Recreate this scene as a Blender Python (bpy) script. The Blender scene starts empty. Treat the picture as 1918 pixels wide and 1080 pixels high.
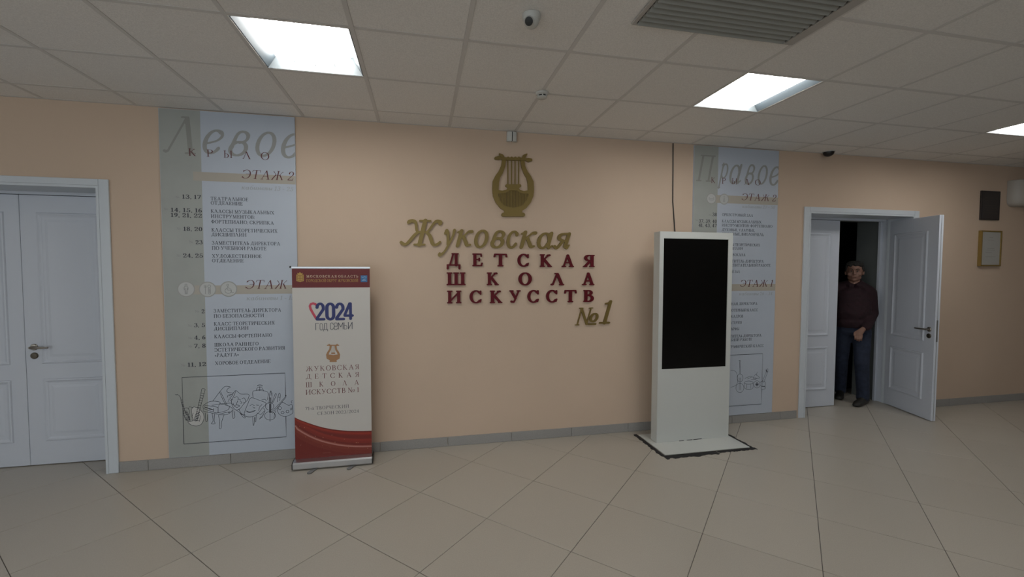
import bpy, bmesh, math, random
import numpy as np
from mathutils import Vector, Matrix
R_ = random.Random(7)
SC = bpy.context.scene
COL = SC.collection

# ------------------------------------------------------------------ camera
CAM = np.array([.7426, -3.9223, 1.6088]); YAW, PITCH, ROLL, FPX = .2065, -.042, .0024, 806.5
def _cam_axes():
    cy, sy, cp, sp = math.cos(YAW), math.sin(YAW), math.cos(PITCH), math.sin(PITCH)
    fwd = np.array([sy*cp, cy*cp, sp]); right = np.array([cy, -sy, 0]); up = np.cross(right, fwd)
    cr, sr = math.cos(ROLL), math.sin(ROLL)
    return right*cr+up*sr, -right*sr+up*cr, fwd
AX = _cam_axes()
cd = bpy.data.cameras.new('camera'); cam = bpy.data.objects.new('camera', cd); COL.objects.link(cam)
cd.sensor_fit = 'HORIZONTAL'; cd.sensor_width = 36; cd.lens = 36*FPX/1918; cd.clip_start = .05
m = Matrix.Identity(4)
for i, a in enumerate((AX[0], AX[1], -AX[2])):
    for j in range(3): m[j][i] = a[j]
m.translation = Vector(CAM); cam.matrix_world = m
SC.camera = cam
# ------------------------------------------------------------------ world, exposure
w = bpy.data.worlds.new('world'); SC.world = w; w.use_nodes = True
w.node_tree.nodes['Background'].inputs[0].default_value = (.86, .94, 1.0, 1)
w.node_tree.nodes['Background'].inputs[1].default_value = .47
SC.view_settings.view_transform = 'Standard'; SC.view_settings.look = 'None'
SC.view_settings.gamma = 1; SC.view_settings.use_curve_mapping = False
SC.view_settings.exposure = 1.55
TUBE_POWER = 6.2
H = 2.877                      # ceiling height

def at(u, v, y):               # where a sight line of the survey meets the upright plane y
    d = (u-959)/FPX*AX[0] - (v-540)/FPX*AX[1] + AX[2]
    t = (y-CAM[1])/d[1]; p = CAM+t*d
    return p[0], p[2]

# ------------------------------------------------------------------ materials
MATS = {}
def srgb(r, g, b):
    f = lambda c: (c/255/12.92) if c/255 <= .04045 else ((c/255+.055)/1.055)**2.4
    return (f(r), f(g), f(b), 1)
def mat(name, col, rough=.6, metal=0, noise=None, bump=None, spec=.5, emit=None, rnd=0, coat=0):
    """noise=(scale, amount); bump=(scale, strength, distance)"""
    if name in MATS: return MATS[name]
    mt = bpy.data.materials.new(name); mt.use_nodes = True; MATS[name] = mt
    nt = mt.node_tree; b = nt.nodes['Principled BSDF']
    b.inputs['Base Color'].default_value = col; b.inputs['Roughness'].default_value = rough
    b.inputs['Metallic'].default_value = metal; b.inputs['Specular IOR Level'].default_value = spec
    b.inputs['Coat Weight'].default_value = coat
    if emit: b.inputs['Emission Color'].default_value = emit[0]; b.inputs['Emission Strength'].default_value = emit[1]
    tc = nt.nodes.new('ShaderNodeTexCoord')
    last = None
    if noise:
        n = nt.nodes.new('ShaderNodeTexNoise'); n.inputs['Scale'].default_value = noise[0]; n.inputs['Detail'].default_value = 4
        nt.links.new(tc.outputs['Object'], n.inputs['Vector'])
        mr = nt.nodes.new('ShaderNodeMapRange'); mr.inputs['From Min'].default_value = .3; mr.inputs['From Max'].default_value = .7
        mr.inputs['To Min'].default_value = 1-noise[1]; mr.inputs['To Max'].default_value = 1+noise[1]
        nt.links.new(n.outputs['Fac'], mr.inputs['Value']); last = mr.outputs['Result']
    if rnd:
        oi = nt.nodes.new('ShaderNodeObjectInfo')
        mr = nt.nodes.new('ShaderNodeMapRange'); mr.inputs['To Min'].default_value = 1-rnd; mr.inputs['To Max'].default_value = 1+rnd
        nt.links.new(oi.outputs['Random'], mr.inputs['Value'])
        if last:
            mm = nt.nodes.new('ShaderNodeMath'); mm.operation = 'MULTIPLY'
            nt.links.new(last, mm.inputs[0]); nt.links.new(mr.outputs['Result'], mm.inputs[1]); last = mm.outputs[0]
        else: last = mr.outputs['Result']
    if last:
        vm = nt.nodes.new('ShaderNodeVectorMath'); vm.operation = 'SCALE'
        vm.inputs[0].default_value = col[:3]; nt.links.new(last, vm.inputs['Scale'])
        nt.links.new(vm.outputs[0], b.inputs['Base Color'])
    if bump:
        n = nt.nodes.new('ShaderNodeTexNoise'); n.inputs['Scale'].default_value = bump[0]; n.inputs['Detail'].default_value = 5
        nt.links.new(tc.outputs['Object'], n.inputs['Vector'])
        bp = nt.nodes.new('ShaderNodeBump'); bp.inputs['Strength'].default_value = bump[1]; bp.inputs['Distance'].default_value = bump[2]
        nt.links.new(n.outputs['Fac'], bp.inputs['Height']); nt.links.new(bp.outputs[0], b.inputs['Normal'])
    return mt
M_WALL = mat('peach_paint', (.58, .445, .335, 1), .85, noise=(1.4, .025), bump=(90, .25, .002))
M_CTILE = mat('mineral_tile', (.77, .75, .725, 1), .95, noise=(150, .09), bump=(170, .35, .002), rnd=.02)
M_CBAR = mat('ceiling_bar_paint', (.62, .60, .58, 1), .7)
M_SLAB = mat('dark_void', (.02, .02, .02, 1), .9)
M_FTILE = mat('porcelain_tile', (.435, .40, .345, 1), .36, noise=(170, .06), spec=.5, rnd=.025)
M_GROUT = mat('grout', (.13, .12, .11, 1), .9)
M_BASE = mat('skirting_tile', (.30, .29, .275, 1), .5, noise=(170, .07), rnd=.03)
M_DOOR = mat('white_door_paint', (.57, .60, .66, 1), .5, noise=(2, .01))
M_CASE = mat('white_casing_paint', (.56, .60, .64, 1), .5)
M_NICKEL = mat('satin_nickel', (.33, .30, .26, 1), .35, 1)
M_DARKMETAL = mat('dark_bronze', (.10, .085, .065, 1), .4, .8)
M_BOARD = mat('board_white', (.45, .495, .565, 1), .45, noise=(3, .01))
M_STRIP = mat('board_grey_green', (.35, .365, .34, 1), .5, noise=(4, .05))
M_BAND = mat('board_taupe', (.40, .365, .31, 1), .5)
M_INK = mat('black_ink', (.035, .037, .05, 1), .6)
M_INKG = mat('grey_ink', (.27, .275, .27, 1), .6)
M_INKL = mat('pale_grey_ink', (.36, .38, .40, 1), .6)
M_INKR = mat('burgundy_ink', (.11, .025, .028, 1), .6)
M_GOLD = mat('gold_letter', (.22, .155, .045, 1), .38, .45)
M_GOLDD = mat('gold_recess', (.13, .085, .03, 1), .5, .35)
M_MAROON = mat('maroon_letter', (.105, .006, .012, 1), .5, spec=.2)
M_KIOSK = mat('kiosk_white', (.57, .585, .56, 1), .4, noise=(2, .01))
M_SCREEN = mat('screen_black', (.0035, .0035, .0035, 1), .22, spec=.25)
M_TAPE = mat('black_tape', (.012, .011, .012, 1), .7, bump=(60, .5, .004))
M_PLASTIC = mat('white_plastic', (.55, .55, .52, 1), .45)
M_PLASTICD = mat('beige_plastic', (.40, .37, .33, 1), .5)
M_BLACK = mat('black_plastic', (.008, .008, .008, 1), .35)
M_ALU = mat('brushed_aluminium', (.62, .63, .65, 1), .32, 1, bump=(200, .05, .001))

# ------------------------------------------------------------------ mesh helpers
def tag(o, label=None, cat=None, group=None, kind=None):
    for k, v in (('label', label), ('category', cat), ('group', group), ('kind', kind)):
        if v: o[k] = v
    return o
def link(name, me, parent=None, m=None):
    if m and not me.materials: me.materials.append(m)
    o = bpy.data.objects.new(name, me); COL.objects.link(o)
    if parent: o.parent = parent
    return o
def empty(name, loc=(0, 0, 0), rz=0, parent=None):
    o = bpy.data.objects.new(name, None); COL.objects.link(o); o.location = loc; o.rotation_euler.z = rz
    o.empty_display_size = .1
    if parent: o.parent = parent
    return o
class MB:
    def __init__(s): s.v = []; s.f = []
    def add(s, vs, fs):
        n = len(s.v); s.v += [tuple(v) for v in vs]; s.f += [tuple(i+n for i in f) for f in fs]; return s
    def box(s, x0, x1, y0, y1, z0, z1):
        return s.add([(x0,y0,z0),(x1,y0,z0),(x1,y1,z0),(x0,y1,z0),(x0,y0,z1),(x1,y0,z1),(x1,y1,z1),(x0,y1,z1)],
                     [(0,3,2,1),(4,5,6,7),(0,1,5,4),(1,2,6,5),(2,3,7,6),(3,0,4,7)])
    def hexa(s, a, b):      # two quads (a back to b)
        return s.add(list(a)+list(b), [(3,2,1,0),(4,5,6,7),(0,1,5,4),(1,2,6,5),(2,3,7,6),(3,0,4,7)])
    def lathe(s, prof, c=(0,0,0), n=24, axis='z'):
        vs = []; fs = []
        for r, h in prof:
            for k in range(n):
                a = 2*math.pi*k/n; p = (r*math.cos(a), r*math.sin(a), h)
                if axis == 'y': p = (p[0], p[2], p[1])
                if axis == 'x': p = (p[2], p[0], p[1])
                vs.append((c[0]+p[0], c[1]+p[1], c[2]+p[2]))
        for i in range(len(prof)-1):
            for k in range(n):
                a, b = i*n+k, i*n+(k+1) % n; fs.append((a, b, b+n, a+n))
        fs.append(tuple(range(n))[::-1]); fs.append(tuple((len(prof)-1)*n+k for k in range(n)))
        return s.add(vs, fs)
    def tube(s, pts, rad, n=10):
        pts = [Vector(p) for p in pts]; rs = rad if isinstance(rad, (list, tuple)) else [rad]*len(pts)
        vs = []; fs = []; up = None
        for i, p in enumerate(pts):
            d = (pts[min(i+1, len(pts)-1)]-pts[max(i-1, 0)]).normalized()
            if up is None: up = Vector((0,0,1)) if abs(d.z) < .9 else Vector((1,0,0))
            sx = d.cross(up).normalized(); up = sx.cross(d).normalized()
            for k in range(n):
                a = 2*math.pi*k/n; vs.append(p+rs[i]*(math.cos(a)*sx+math.sin(a)*up))
        for i in range(len(pts)-1):
            for k in range(n):
                a, b = i*n+k, i*n+(k+1) % n; fs.append((a, b, b+n, a+n))
        fs.append(tuple(range(n))[::-1]); fs.append(tuple((len(pts)-1)*n+k for k in range(n)))
        return s.add(vs, fs)
    def prism(s, poly, y0, y1):   # outline in x,z extruded in y
        n = len(poly)
        return s.add([(x, y0, z) for x, z in poly]+[(x, y1, z) for x, z in poly],
                     [tuple(range(n)), tuple(range(n, 2*n))[::-1]]+[(i, (i+1) % n+0, (i+1) % n+n, i+n)[::-1] for i in range(n)])
    def mesh(s, name, m, bevel=0, smooth=False, seg=2):
        me = bpy.data.meshes.new(name); me.from_pydata(s.v, [], s.f); me.materials.append(m)
        bm = bmesh.new(); bm.from_mesh(me)
        bmesh.ops.recalc_face_normals(bm, faces=bm.faces)
        if bevel:
            es = [e for e in bm.edges if len(e.link_faces) == 2 and e.calc_face_angle(0) > .5]
            bmesh.ops.bevel(bm, geom=es, offset=bevel, segments=seg, affect='EDGES', profile=.6)
        bm.to_mesh(me); bm.free()
        if smooth:
            me.shade_smooth()
            try: me.set_sharp_from_angle(angle=math.radians(38))
            except Exception: pass
        return me
    def obj(s, name, m, parent=None, bevel=0, smooth=False, seg=2):
        o = link(name, s.mesh(name, m, bevel, smooth, seg)); o.parent = parent; return o

# ------------------------------------------------------------------ glyphs: stroke fields traced to outlines
def arc(cx, cy, rx, ry, a0, a1, T, t, n=14):
    out = []
    for i in range(n+1):
        a = math.radians(a0+(a1-a0)*i/n)
        out.append((cx+rx*math.cos(a), cy+ry*math.sin(a), t+(T-t)*abs(math.cos(a))**1.3))
    return out
def ln(x0, y0, x1, y1, w, w1=None): return [(x0, y0, w), (x1, y1, w if w1 is None else w1)]
def serif_set(T, t):
    G = {}
    def sf(x, y, h=.13): return ln(x-h, y, x+h, y, t)
    b, u = t, 1-t
    def stem(x, h=.13): return [ln(x, b, x, u, T), sf(x, b, h), sf(x, u, h)]
    G['А'] = [ln(.13, b, .41, u, t*1.1), ln(.43, 1-T, .72, b, T), ln(.25, .34, .60, .34, t), sf(.13, b, .12), sf(.71, b, .14)]
    G['Б'] = stem(.16, .12)[:2]+[ln(.05, u, .58, u, t), ln(.58, u, .61, .79, t*.9), ln(.16, .56, .33, .56, t), arc(.32, .56/2+b/2, .27, .56/2-b/2, 90, -90, T, t), ln(.16, b, .33, b, t)]
    G['В'] = stem(.16, .12)[:2]+[ln(.05, u, .33, u, t), arc(.32, .77, .20, .23-t, 90, -90, T*.9, t), ln(.16, .54, .34, .54, t), arc(.34, .27+t/2, .25, .27-t/2, 90, -90, T, t), ln(.16, b, .34, b, t)]
    G['Г'] = stem(.16)+[ln(.16, u, .60, u, t), ln(.60, u, .63, .76, t)]
    G['Д'] = [ln(.62, .12, .62, u, T), ln(.35, u, .75, u, t), ln(.20, .12, .42, u, t*1.1), ln(.03, .12, .86, .12, t*1.1), ln(.05, .12, .05, -.14, t, t*1.4), ln(.84, .12, .84, -.14, t, t*1.4)]
    G['Е'] = stem(.16, .12)+[ln(.16, u, .56, u, t), ln(.56, u, .58, .78, t), ln(.16, .52, .44, .52, t), ln(.44, .42, .44, .62, t), ln(.16, b, .58, b, t), ln(.58, b, .62, .24, t)]
    G['Ё'] = G['Е']
    G['Ж'] = stem(.56, .12)+[ln(.56, .52, .38, .54, t), ln(.38, .54, .16, .92, t), ln(.36, .54, .10, b, T*.9), sf(.10, b, .09), ln(.56, .52, .74, .54, t), ln(.74, .54, .96, .92, t), ln(.76, .54, 1.02, b, T*.9), sf(1.02, b, .09), [(.17, .90, t*1.5), (.12, .90, t*1.5)], [(.95, .90, t*1.5), (1.0, .90, t*1.5)]]
    G['З'] = [arc(.26, .77, .22, .23-t, 150, -90, T*.9, t), arc(.26, .27+t/2, .27, .27-t/2, 90, -150, T, t), ln(.07, .88, .07, .72, t), ln(.03, .12, .02, .28, t)]
    G['И'] = stem(.15)+stem(.73)+[ln(.15, .13, .73, .87, t)]
    G['Й'] = G['И']+[arc(.44, 1.24, .13, .10, 180, 360, t, t*1.5)]
    G['К'] = stem(.16, .12)+[ln(.20, .50, .58, .93, t), sf(.58, .93, .08), [(.60, .92, t*1.5), (.64, .93, t*1.5)], ln(.30, .56, .64, b+.02, T*.95), sf(.66, b, .10)]
    G['Л'] = [ln(.13, b+.03, .40, u, t*1.1), [(.04, .07, t*1.3), (.09, .05, t*1.5), (.14, .07, t)], ln(.42, 1-T, .70, b, T), sf(.70, b, .12), ln(.28, u, .44, u, t)]
    G['М'] = [ln(.14, b, .16, u, t), ln(.16, 1-T, .47, .06, T), ln(.47, .06, .80, u, t), ln(.82, b, .80, u, T), sf(.14, b, .11), sf(.82, b, .13), sf(.10, u, .08), sf(.86, u, .09)]
    G['Н'] = stem(.15)+stem(.70)+[ln(.15, .51, .70, .51, t)]
    G['О'] = [arc(.40, .5, .40-T, .5-t, 0, 360, T, t, 28)]
    G['П'] = stem(.15)+stem(.70)+[ln(.15, u, .70, u, t)]
    G['Р'] = stem(.16, .12)+[ln(.16, u, .34, u, t), arc(.33, .745, .24, .255-t, 90, -90, T, t), ln(.16, .49, .34, .49, t)]
    G['С'] = [arc(.42, .5, .42-T, .5-t, 42, 318, T, t, 24), ln(.72, .93, .72, .70, t), ln(.69, .10, .74, .28, t*.9)]
    G['Т'] = [ln(.38, b, .38, u, T), sf(.38, b), ln(.05, u, .71, u, t*1.1), ln(.05, u, .02, .76, t), ln(.71, u, .74, .76, t)]
    G['У'] = [ln(.13, u, .42, .36, T*.95), ln(.66, u, .36, .16, t*1.1), [(.36, .18, t), (.30, .05, t), (.22, .03, t*1.3), (.14, .07, t*1.8)], sf(.13, u, .11), sf(.66, u, .11)]
    G['Ф'] = [ln(.45, b, .45, u, T), sf(.45, b, .12), sf(.45, u, .12), arc(.45, .52, .38, .27, 0, 360, T*.9, t, 26)]
    G['Х'] = [ln(.14, u, .66, b, T), ln(.64, u, .13, b, t*1.1), sf(.14, u, .12), sf(.64, u, .11), sf(.13, b, .11), sf(.66, b, .12)]
    G['Ц'] = stem(.15)+stem(.70)+[ln(.15, b, .84, b, t), ln(.84, b, .84, -.16, t)]
    G['Ч'] = stem(.62)+[ln(.15, u, .15, .62, T), sf(.15, u), [(.15, .62, T), (.20, .47, T*.8), (.36, .42, t), (.62, .48, t)]]
    G['Ш'] = stem(.15)+stem(.55)+stem(.95)+[ln(.15, b, .95, b, t)]
    G['Щ'] = G['Ш']+[ln(.95, b, 1.09, b, t), ln(1.09, b, 1.09, -.16, t)]
    soft = [ln(.16, .56, .31, .56, t), arc(.30, .56/2+b/2, .24, .56/2-b/2, 90, -90, T, t), ln(.16, b, .31, b, t)]
    G['Ь'] = stem(.16, .12)+soft
    G['Ы'] = stem(.16, .12)+soft+stem(.86, .10)
    G['Э'] = [arc(.33, .5, .42-T, .5-t, 138, -138, T, t, 24), ln(.03, .93, .03, .72, t), ln(.03, .07, .01, .26, t*.9), ln(.30, .52, .66, .52, t)]
    G['Ю'] = stem(.15, .12)+[ln(.15, .51, .40, .51, t), arc(.70, .5, .36-T*.6, .5-t, 0, 360, T*.9, t, 26)]
    G['Я'] = stem(.56, .12)+[ln(.56, u, .36, u, t), arc(.37, .745, .23, .255-t, 90, 270, T, t), ln(.56, .49, .36, .49, t), ln(.42, .48, .13, b+.03, T*.85), sf(.11, b, .09)]
    G['N'] = [ln(.14, b, .14, u, t), ln(.14, .96, .72, .06, T), ln(.72, b, .72, u, t), sf(.14, b, .1), sf(.10, u, .1), sf(.72, u, .1)]
    G['0'] = [arc(.29, .5, .29-T, .5-t, 0, 360, T, t, 24)]
    G['1'] = [ln(.25, b, .25, u, T), sf(.25, b, .16), ln(.25, u, .10, .84, t)]
    G['2'] = [arc(.27, .73, .20, .27-t, 165, -30, T, t), ln(.43, .60, .07, .09, T*.6), ln(.07, b+T*.3, .50, b+T*.3, T*.7), ln(.50, .08, .53, .24, t), [(.10, .76, T), (.11, .74, T)]]
    G['3'] = [arc(.24, .77, .19, .23-t, 150, -90, T*.9, t), arc(.24, .27+t/2, .24, .27-t/2, 90, -155, T, t)]
    G['4'] = [ln(.38, b, .38, u, T), sf(.38, b, .13), ln(.38, u, .03, .30, t), ln(.03, .30, .54, .30, t*1.2)]
    G['5'] = [ln(.12, .93, .46, .93, T*.7), ln(.12, .93, .10, .55, t), arc(.24, .31, .22, .31-t, 130, -160, T, t)]
    G['6'] = [arc(.29, .31, .27-T, .31-t, 0, 360, T, t, 20), [(.10, .33, T), (.14, .66, T*.8), (.28, .88, t*1.3), (.46, .96, t)]]
    G['7'] = [ln(.05, .93, .50, .93, T*.7), ln(.50, .90, .20, b, T*.8), ln(.05, .93, .03, .78, t)]
    G['8'] = [arc(.29, .76, .24-T*.7, .24-t, 0, 360, T*.9, t, 20), arc(.29, .27, .28-T, .27-t, 0, 360, T, t, 20)]
    G['9'] = [arc(.29, .69, .27-T, .31-t, 0, 360, T, t, 20), [(.48, .67, T), (.44, .34, T*.8), (.30, .12, t*1.3), (.12, .04, t)]]
    G[','] = [[(.10, .05, T), (.12, .03, T*.9), (.07, -.14, t*.6)]]
    G['.'] = [[(.10, T, T), (.10, T*1.05, T)]]
    G[':'] = [[(.10, T, T), (.10, T*1.05, T)], [(.10, .58, T), (.10, .585, T)]]
    G['-'] = [ln(.05, .36, .30, .36, T*.7)]
    G['/'] = [ln(.03, -.1, .38, 1.05, t*1.3)]
    G['«'] = [[(.22+d, .56, t*1.3), (.08+d, .36, t*1.3), (.22+d, .16, t*1.3)] for d in (0, .17)]
    G['»'] = [[(.06+d, .56, t*1.3), (.20+d, .36, t*1.3), (.06+d, .16, t*1.3)] for d in (0, .17)]
    G['№'] = [[(x*.9, y, ww) for x, y, ww in s] for s in G['N']]+[arc(.98, .42, .15, .20, 0, 360, T*.8, t, 20), ln(.83, .08, 1.13, .08, t*1.2)]
    # lower case in an italic hand (sheared when placed); x-height .62
    X = .62; x_ = X-t
    G['а'] = [arc(.27, X/2, .27-T, X/2-t, 20, 330, T, t, 20), ln(.50, x_, .48, .16, T), [(.48, .16, T), (.52, .04, t*1.3), (.64, .12, t)]]
    G['б'] = [arc(.29, .30, .28-T, .30-t, 0, 360, T, t, 20), [(.08, .32, T), (.12, .62, T*.8), (.28, .84, t*1.3), (.52, .98, T*.8)]]
    G['в'] = [arc(.27, .17+t, .25-T*.6, .19-t*.3, 0, 360, T, t, 20), [(.08, .22, T), (.14, .58, T*.8), (.30, x_+.06, t*1.2), (.44, .56, T*.9), (.42, .42, T*.7), (.26, .35, t)]]
    G['е'] = [arc(.28, X/2, .27-T, X/2-t, 55, 325, T, t, 20), [(.10, .26, t), (.34, .33, t), (.46, .44, T*.7), (.44, .55, T*.6), (.34, x_, t), (.28, x_, t)]]
    G['и'] = [ln(.14, x_, .12, .14, T), [(.12, .14, T), (.20, .03, t), (.34, .12, t), (.50, .40, t)], ln(.52, x_, .48, .14, T), [(.48, .14, T), (.54, .04, t), (.62, .10, t)], ln(.04, x_-.04, .14, x_, t)]
    G['й'] = G['и']+[arc(.34, .88, .12, .09, 180, 360, t, t*1.5)]
    G['к'] = [ln(.15, x_, .13, b, T), ln(.03, x_-.05, .14, x_, t), [(.20, .32, t), (.34, .46, t), (.44, x_-.02, t*1.3), (.56, x_-.02, T*.9)], [(.28, .38, T*.8), (.42, .16, T*.95), (.50, .05, T*.8), (.62, .07, t)]]
    G['н'] = [ln(.14, x_, .12, b, T), ln(.50, x_, .48, .10, T), ln(.13, .32, .49, .34, t), ln(.04, x_-.04, .14, x_, t), ln(.48, .08, .60, .10, t)]
    G['о'] = [arc(.29, X/2, .29-T, X/2-t, 0, 360, T, t, 24)]
    G['п'] = [ln(.14, x_, .12, b, T), [(.14, .40, t), (.28, x_-.04, t), (.42, x_, T*.6), (.50, x_-.10, T), (.48, .12, T), (.58, .06, t)], ln(.04, x_-.04, .14, x_, t)]
    G['р'] = [ln(.14, x_, .10, -.36, T), arc(.32, X/2, .26-T*.7, X/2-t, 150, -150, T, t, 18), ln(.02, -.36, .18, -.36, t), ln(.03, x_-.05, .14, x_, t)]
    G['с'] = [arc(.28, X/2, .27-T, X/2-t, 50, 325, T, t, 20), [(.42, .50, T), (.43, .49, T)]]
    G['т'] = [ln(.12, x_, .10, b, T), [(.12, .4, t), (.26, x_, t), (.36, x_-.08, T), (.33, b, T)], [(.36, .4, t), (.50, x_, t), (.60, x_-.08, T), (.57, .12, T), (.66, .06, t)]]
    G['у'] = [[(.05, x_-.10, T*.8), (.10, x_-.01, T), (.18, x_-.10, T*1.05), (.24, .30, T), (.27, .08, T*.8)], [(.50, x_, T*1.05), (.47, .38, T*.8), (.32, .04, t*1.6), (.14, -.24, t*1.4), (-.02, -.33, T*.9), (-.06, -.31, T*1.1)]]
    G['ы'] = [ln(.12, x_, .10, .12, T), arc(.22, .19, .14, .19-t, 100, -160, T, t), ln(.56, x_, .54, .10, T), ln(.54, .08, .64, .10, t)]
    G['ю'] = G['о']
    G['я'] = [ln(.50, x_, .46, .10, T), ln(.50, x_, .30, x_, t*1.2), arc(.31, .46, .18, X-.46-t, 90, 270, T, t), ln(.30, .31, .48, .31, t*1.2), [(.32, .30, T*.8), (.20, .10, T*.9), (.12, .03, T*.8), (.03, .09, T*.8)], [(.46, .10, T), (.54, .03, T*.7), (.60, .14, t)]]
    G['1i'] = [ln(.30, b, .30, 1-T, T), ln(.08, b, .52, b, t*1.1), [(.30, .95, T), (.22, .88, t*1.2), (.10, .87, t)]]
    G['Жi'] = [ln(.60, b, .60, u, T*1.15), sf(.60, b, .20), sf(.60, u, .20),
               [(.60, .52, t), (.44, .53, t), (.36, .60, t*1.3), (.26, .88, t*1.5), (.14, .95, t*1.8), (.02, .93, T*1.0), (.00, .90, T*1.05)],
               [(.46, .52, t*1.2), (.34, .42, T*.9), (.16, .12, T*.9), (.06, .03, T*.7), (-.05, .07, t*1.6), (-.12, .12, t*1.4)],
               [(.60, .52, t), (.74, .53, t), (.84, .62, t*1.3), (.96, .88, t*1.5), (1.05, .96, t*1.8), (1.20, .93, T*.9), (1.20, .87, T)],
               [(.74, .52, t*1.2), (.90, .40, T*.9), (1.06, .12, T*.9), (1.16, .03, T*.7), (1.28, .05, t*1.6), (1.36, .14, t*1.4)]]
    def smooth(p):
        if not 4 <= len(p) <= 10: return p
        P = [np.array(q) for q in ([p[0]]+list(p)+[p[-1]])]; out = []
        for i in range(1, len(P)-2):
            for k in range(5):
                u_ = k/5; out.append(tuple(.5*((2*P[i])+(P[i+1]-P[i-1])*u_+(2*P[i-1]-5*P[i]+4*P[i+1]-P[i+2])*u_**2+(3*P[i]-P[i-1]-3*P[i+1]+P[i+2])*u_**3)))
        return out+[tuple(p[-1])]
    for c_ in G:      # thick strokes end flush with the serifs
        if c_.isupper() or c_.isdigit():
            G[c_] = [[(x, (max(y, ww) if y > -.02 else y) if y < .5 else (min(y, 1-ww) if y < 1.02 else y), ww) for x, y, ww in s] for s in G[c_]]
        if c_ != '№': G[c_] = [smooth(s) for s in G[c_]]
    return G
def sans_set(wd):
    a = lambda *k: arc(*k[:6], wd, wd, 16)
    q, p = wd, 1-wd
    return {
        '0': [[(.10+q, .28, wd), (.10+q, .72, wd)], a(.30, .72, .20-q, .28-q, 0, 180), a(.30, .28, .20-q, .28-q, 180, 360), ln(.50-q, .28, .50-q, .72, wd)],
        '2': [a(.30, .72, .20-q, .28-q, 0, 180), [(.50-q, .72, wd), (.50-q, .62, wd), (.10+q, .14, wd), (.10+q, q, wd), (.52-q, q, wd)]],
        '4': [[(.40, q, wd), (.40, p, wd), (.36, p, wd), (.06+q, .30, wd), (.06+q, .25, wd), (.56-q, .25, wd)]],
        'Г': [[(q, q, wd), (q, p, wd), (.38, p, wd)]],
        'О': [[(q, .28, wd), (q, .72, wd)], a(.22, .72, .22-q, .28-q, 0, 180), a(.22, .28, .22-q, .28-q, 180, 360), ln(.44-q, .28, .44-q, .72, wd)],
        'Д': [[(.10, .10, wd), (.16, p, wd), (.40, p, wd), (.40, .10, wd)], [(.02, -.12, wd), (.02, .10, wd), (.50, .10, wd), (.50, -.12, wd)]],
        'С': [[(q, .28, wd), (q, .72, wd)], a(.21, .72, .21-q, .28-q, 0, 180), a(.21, .28, .21-q, .28-q, 180, 360)],
        'Е': [[(.42, .25, wd), (.40, .10, wd), (.30, q, wd), (.12, q, wd), (q, .12, wd), (q, .88, wd), (.12, p, wd), (.30, p, wd), (.42, .88, wd), (.42, .50, wd), (q, .50, wd)]],
        'М': [[(q, q, wd), (q, p, wd), (.27, .35, wd), (.54-q, p, wd), (.54-q, q, wd)]],
        'Ь': [[(q, p, wd), (q, q, wd), (.28, q, wd), (.38, .12, wd), (.38, .42, wd), (.28, .55, wd), (q, .55, wd)]],
        'И': [[(q, p, wd), (q, q, wd), (.44-q, p, wd), (.44-q, q, wd)]],
    }
def trace(strokes, step):
    segs = []
    for s in strokes:
        for a, b in zip(s[:-1], s[1:]): segs.append((*a, *b))
    S = np.array(segs)
    mw = max(S[:, 2].max(), S[:, 5].max())+step*2
    x0, x1 = min(S[:, 0].min(), S[:, 3].min())-mw, max(S[:, 0].max(), S[:, 3].max())+mw
    y0, y1 = min(S[:, 1].min(), S[:, 4].min())-mw, max(S[:, 1].max(), S[:, 4].max())+mw
    nx, ny = int((x1-x0)/step)+2, int((y1-y0)/step)+2
    gx = x0+np.arange(nx)*step; gy = y0+np.arange(ny)*step
    PX, PY = np.meshgrid(gx, gy, indexing='ij'); F = np.full(PX.shape, 9.)
    for ax, ay, aw, bx, by, bw in S:
        dx, dy = bx-ax, by-ay; L = dx*dx+dy*dy+1e-12
        t = np.clip(((PX-ax)*dx+(PY-ay)*dy)/L, 0, 1)
        F = np.minimum(F, np.hypot(PX-ax-t*dx, PY-ay-t*dy)-(aw+(bw-aw)*t))
    F[F == 0] = 1e-9
    return contours(F, gx, gy, step)
def contours(F, gx, gy, step):
    I = F < 0
    c = I[:-1, :-1].astype(int)+2*I[1:, :-1]+4*I[1:, 1:]+8*I[:-1, 1:]
    nxt = {}
    def ept(e):
        k, i, j = e
        if k == 0: a, b = F[i, j], F[i+1, j]; return (gx[i]+step*a/(a-b), gy[j])
        a, b = F[i, j], F[i, j+1]; return (gx[i], gy[j]+step*a/(a-b))
    T = {1: [(3, 0)], 2: [(0, 1)], 3: [(3, 1)], 4: [(1, 2)], 5: [(3, 0), (1, 2)], 6: [(0, 2)], 7: [(3, 2)], 8: [(2, 3)], 9: [(2, 0)], 10: [(0, 1), (2, 3)], 11: [(2, 1)], 12: [(1, 3)], 13: [(1, 0)], 14: [(0, 3)]}
    for i, j in zip(*np.nonzero((c > 0) & (c < 15))):
        E = [(0, i, j), (1, i+1, j), (0, i, j+1), (1, i, j)]
        for a, b in T[int(c[i, j])]: nxt[E[a]] = E[b]
    loops = []
    while nxt:
        st = next(iter(nxt)); lp = []; e = st
        while e in nxt: lp.append(ept(e)); e = nxt.pop(e)
        if len(lp) > 5: loops.append(simplify(lp, step*.09))
    return loops
def simplify(p, eps):
    def dp(a):
        if len(a) < 3: return a
        P = np.array(a); d = P[-1]-P[0]; L = math.hypot(*d)
        dist = np.abs(d[0]*(P[:, 1]-P[0, 1])-d[1]*(P[:, 0]-P[0, 0]))/L if L > 1e-9 else np.hypot(*(P-P[0]).T)
        k = int(dist.argmax())
        return a if False else ([a[0], a[-1]] if dist[k] < eps else dp(a[:k+1])[:-1]+dp(a[k:]))
    h = len(p)//2
    return dp(p[:h+1])[:-1]+dp(p[h:]+[p[0]])[:-1]
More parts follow.
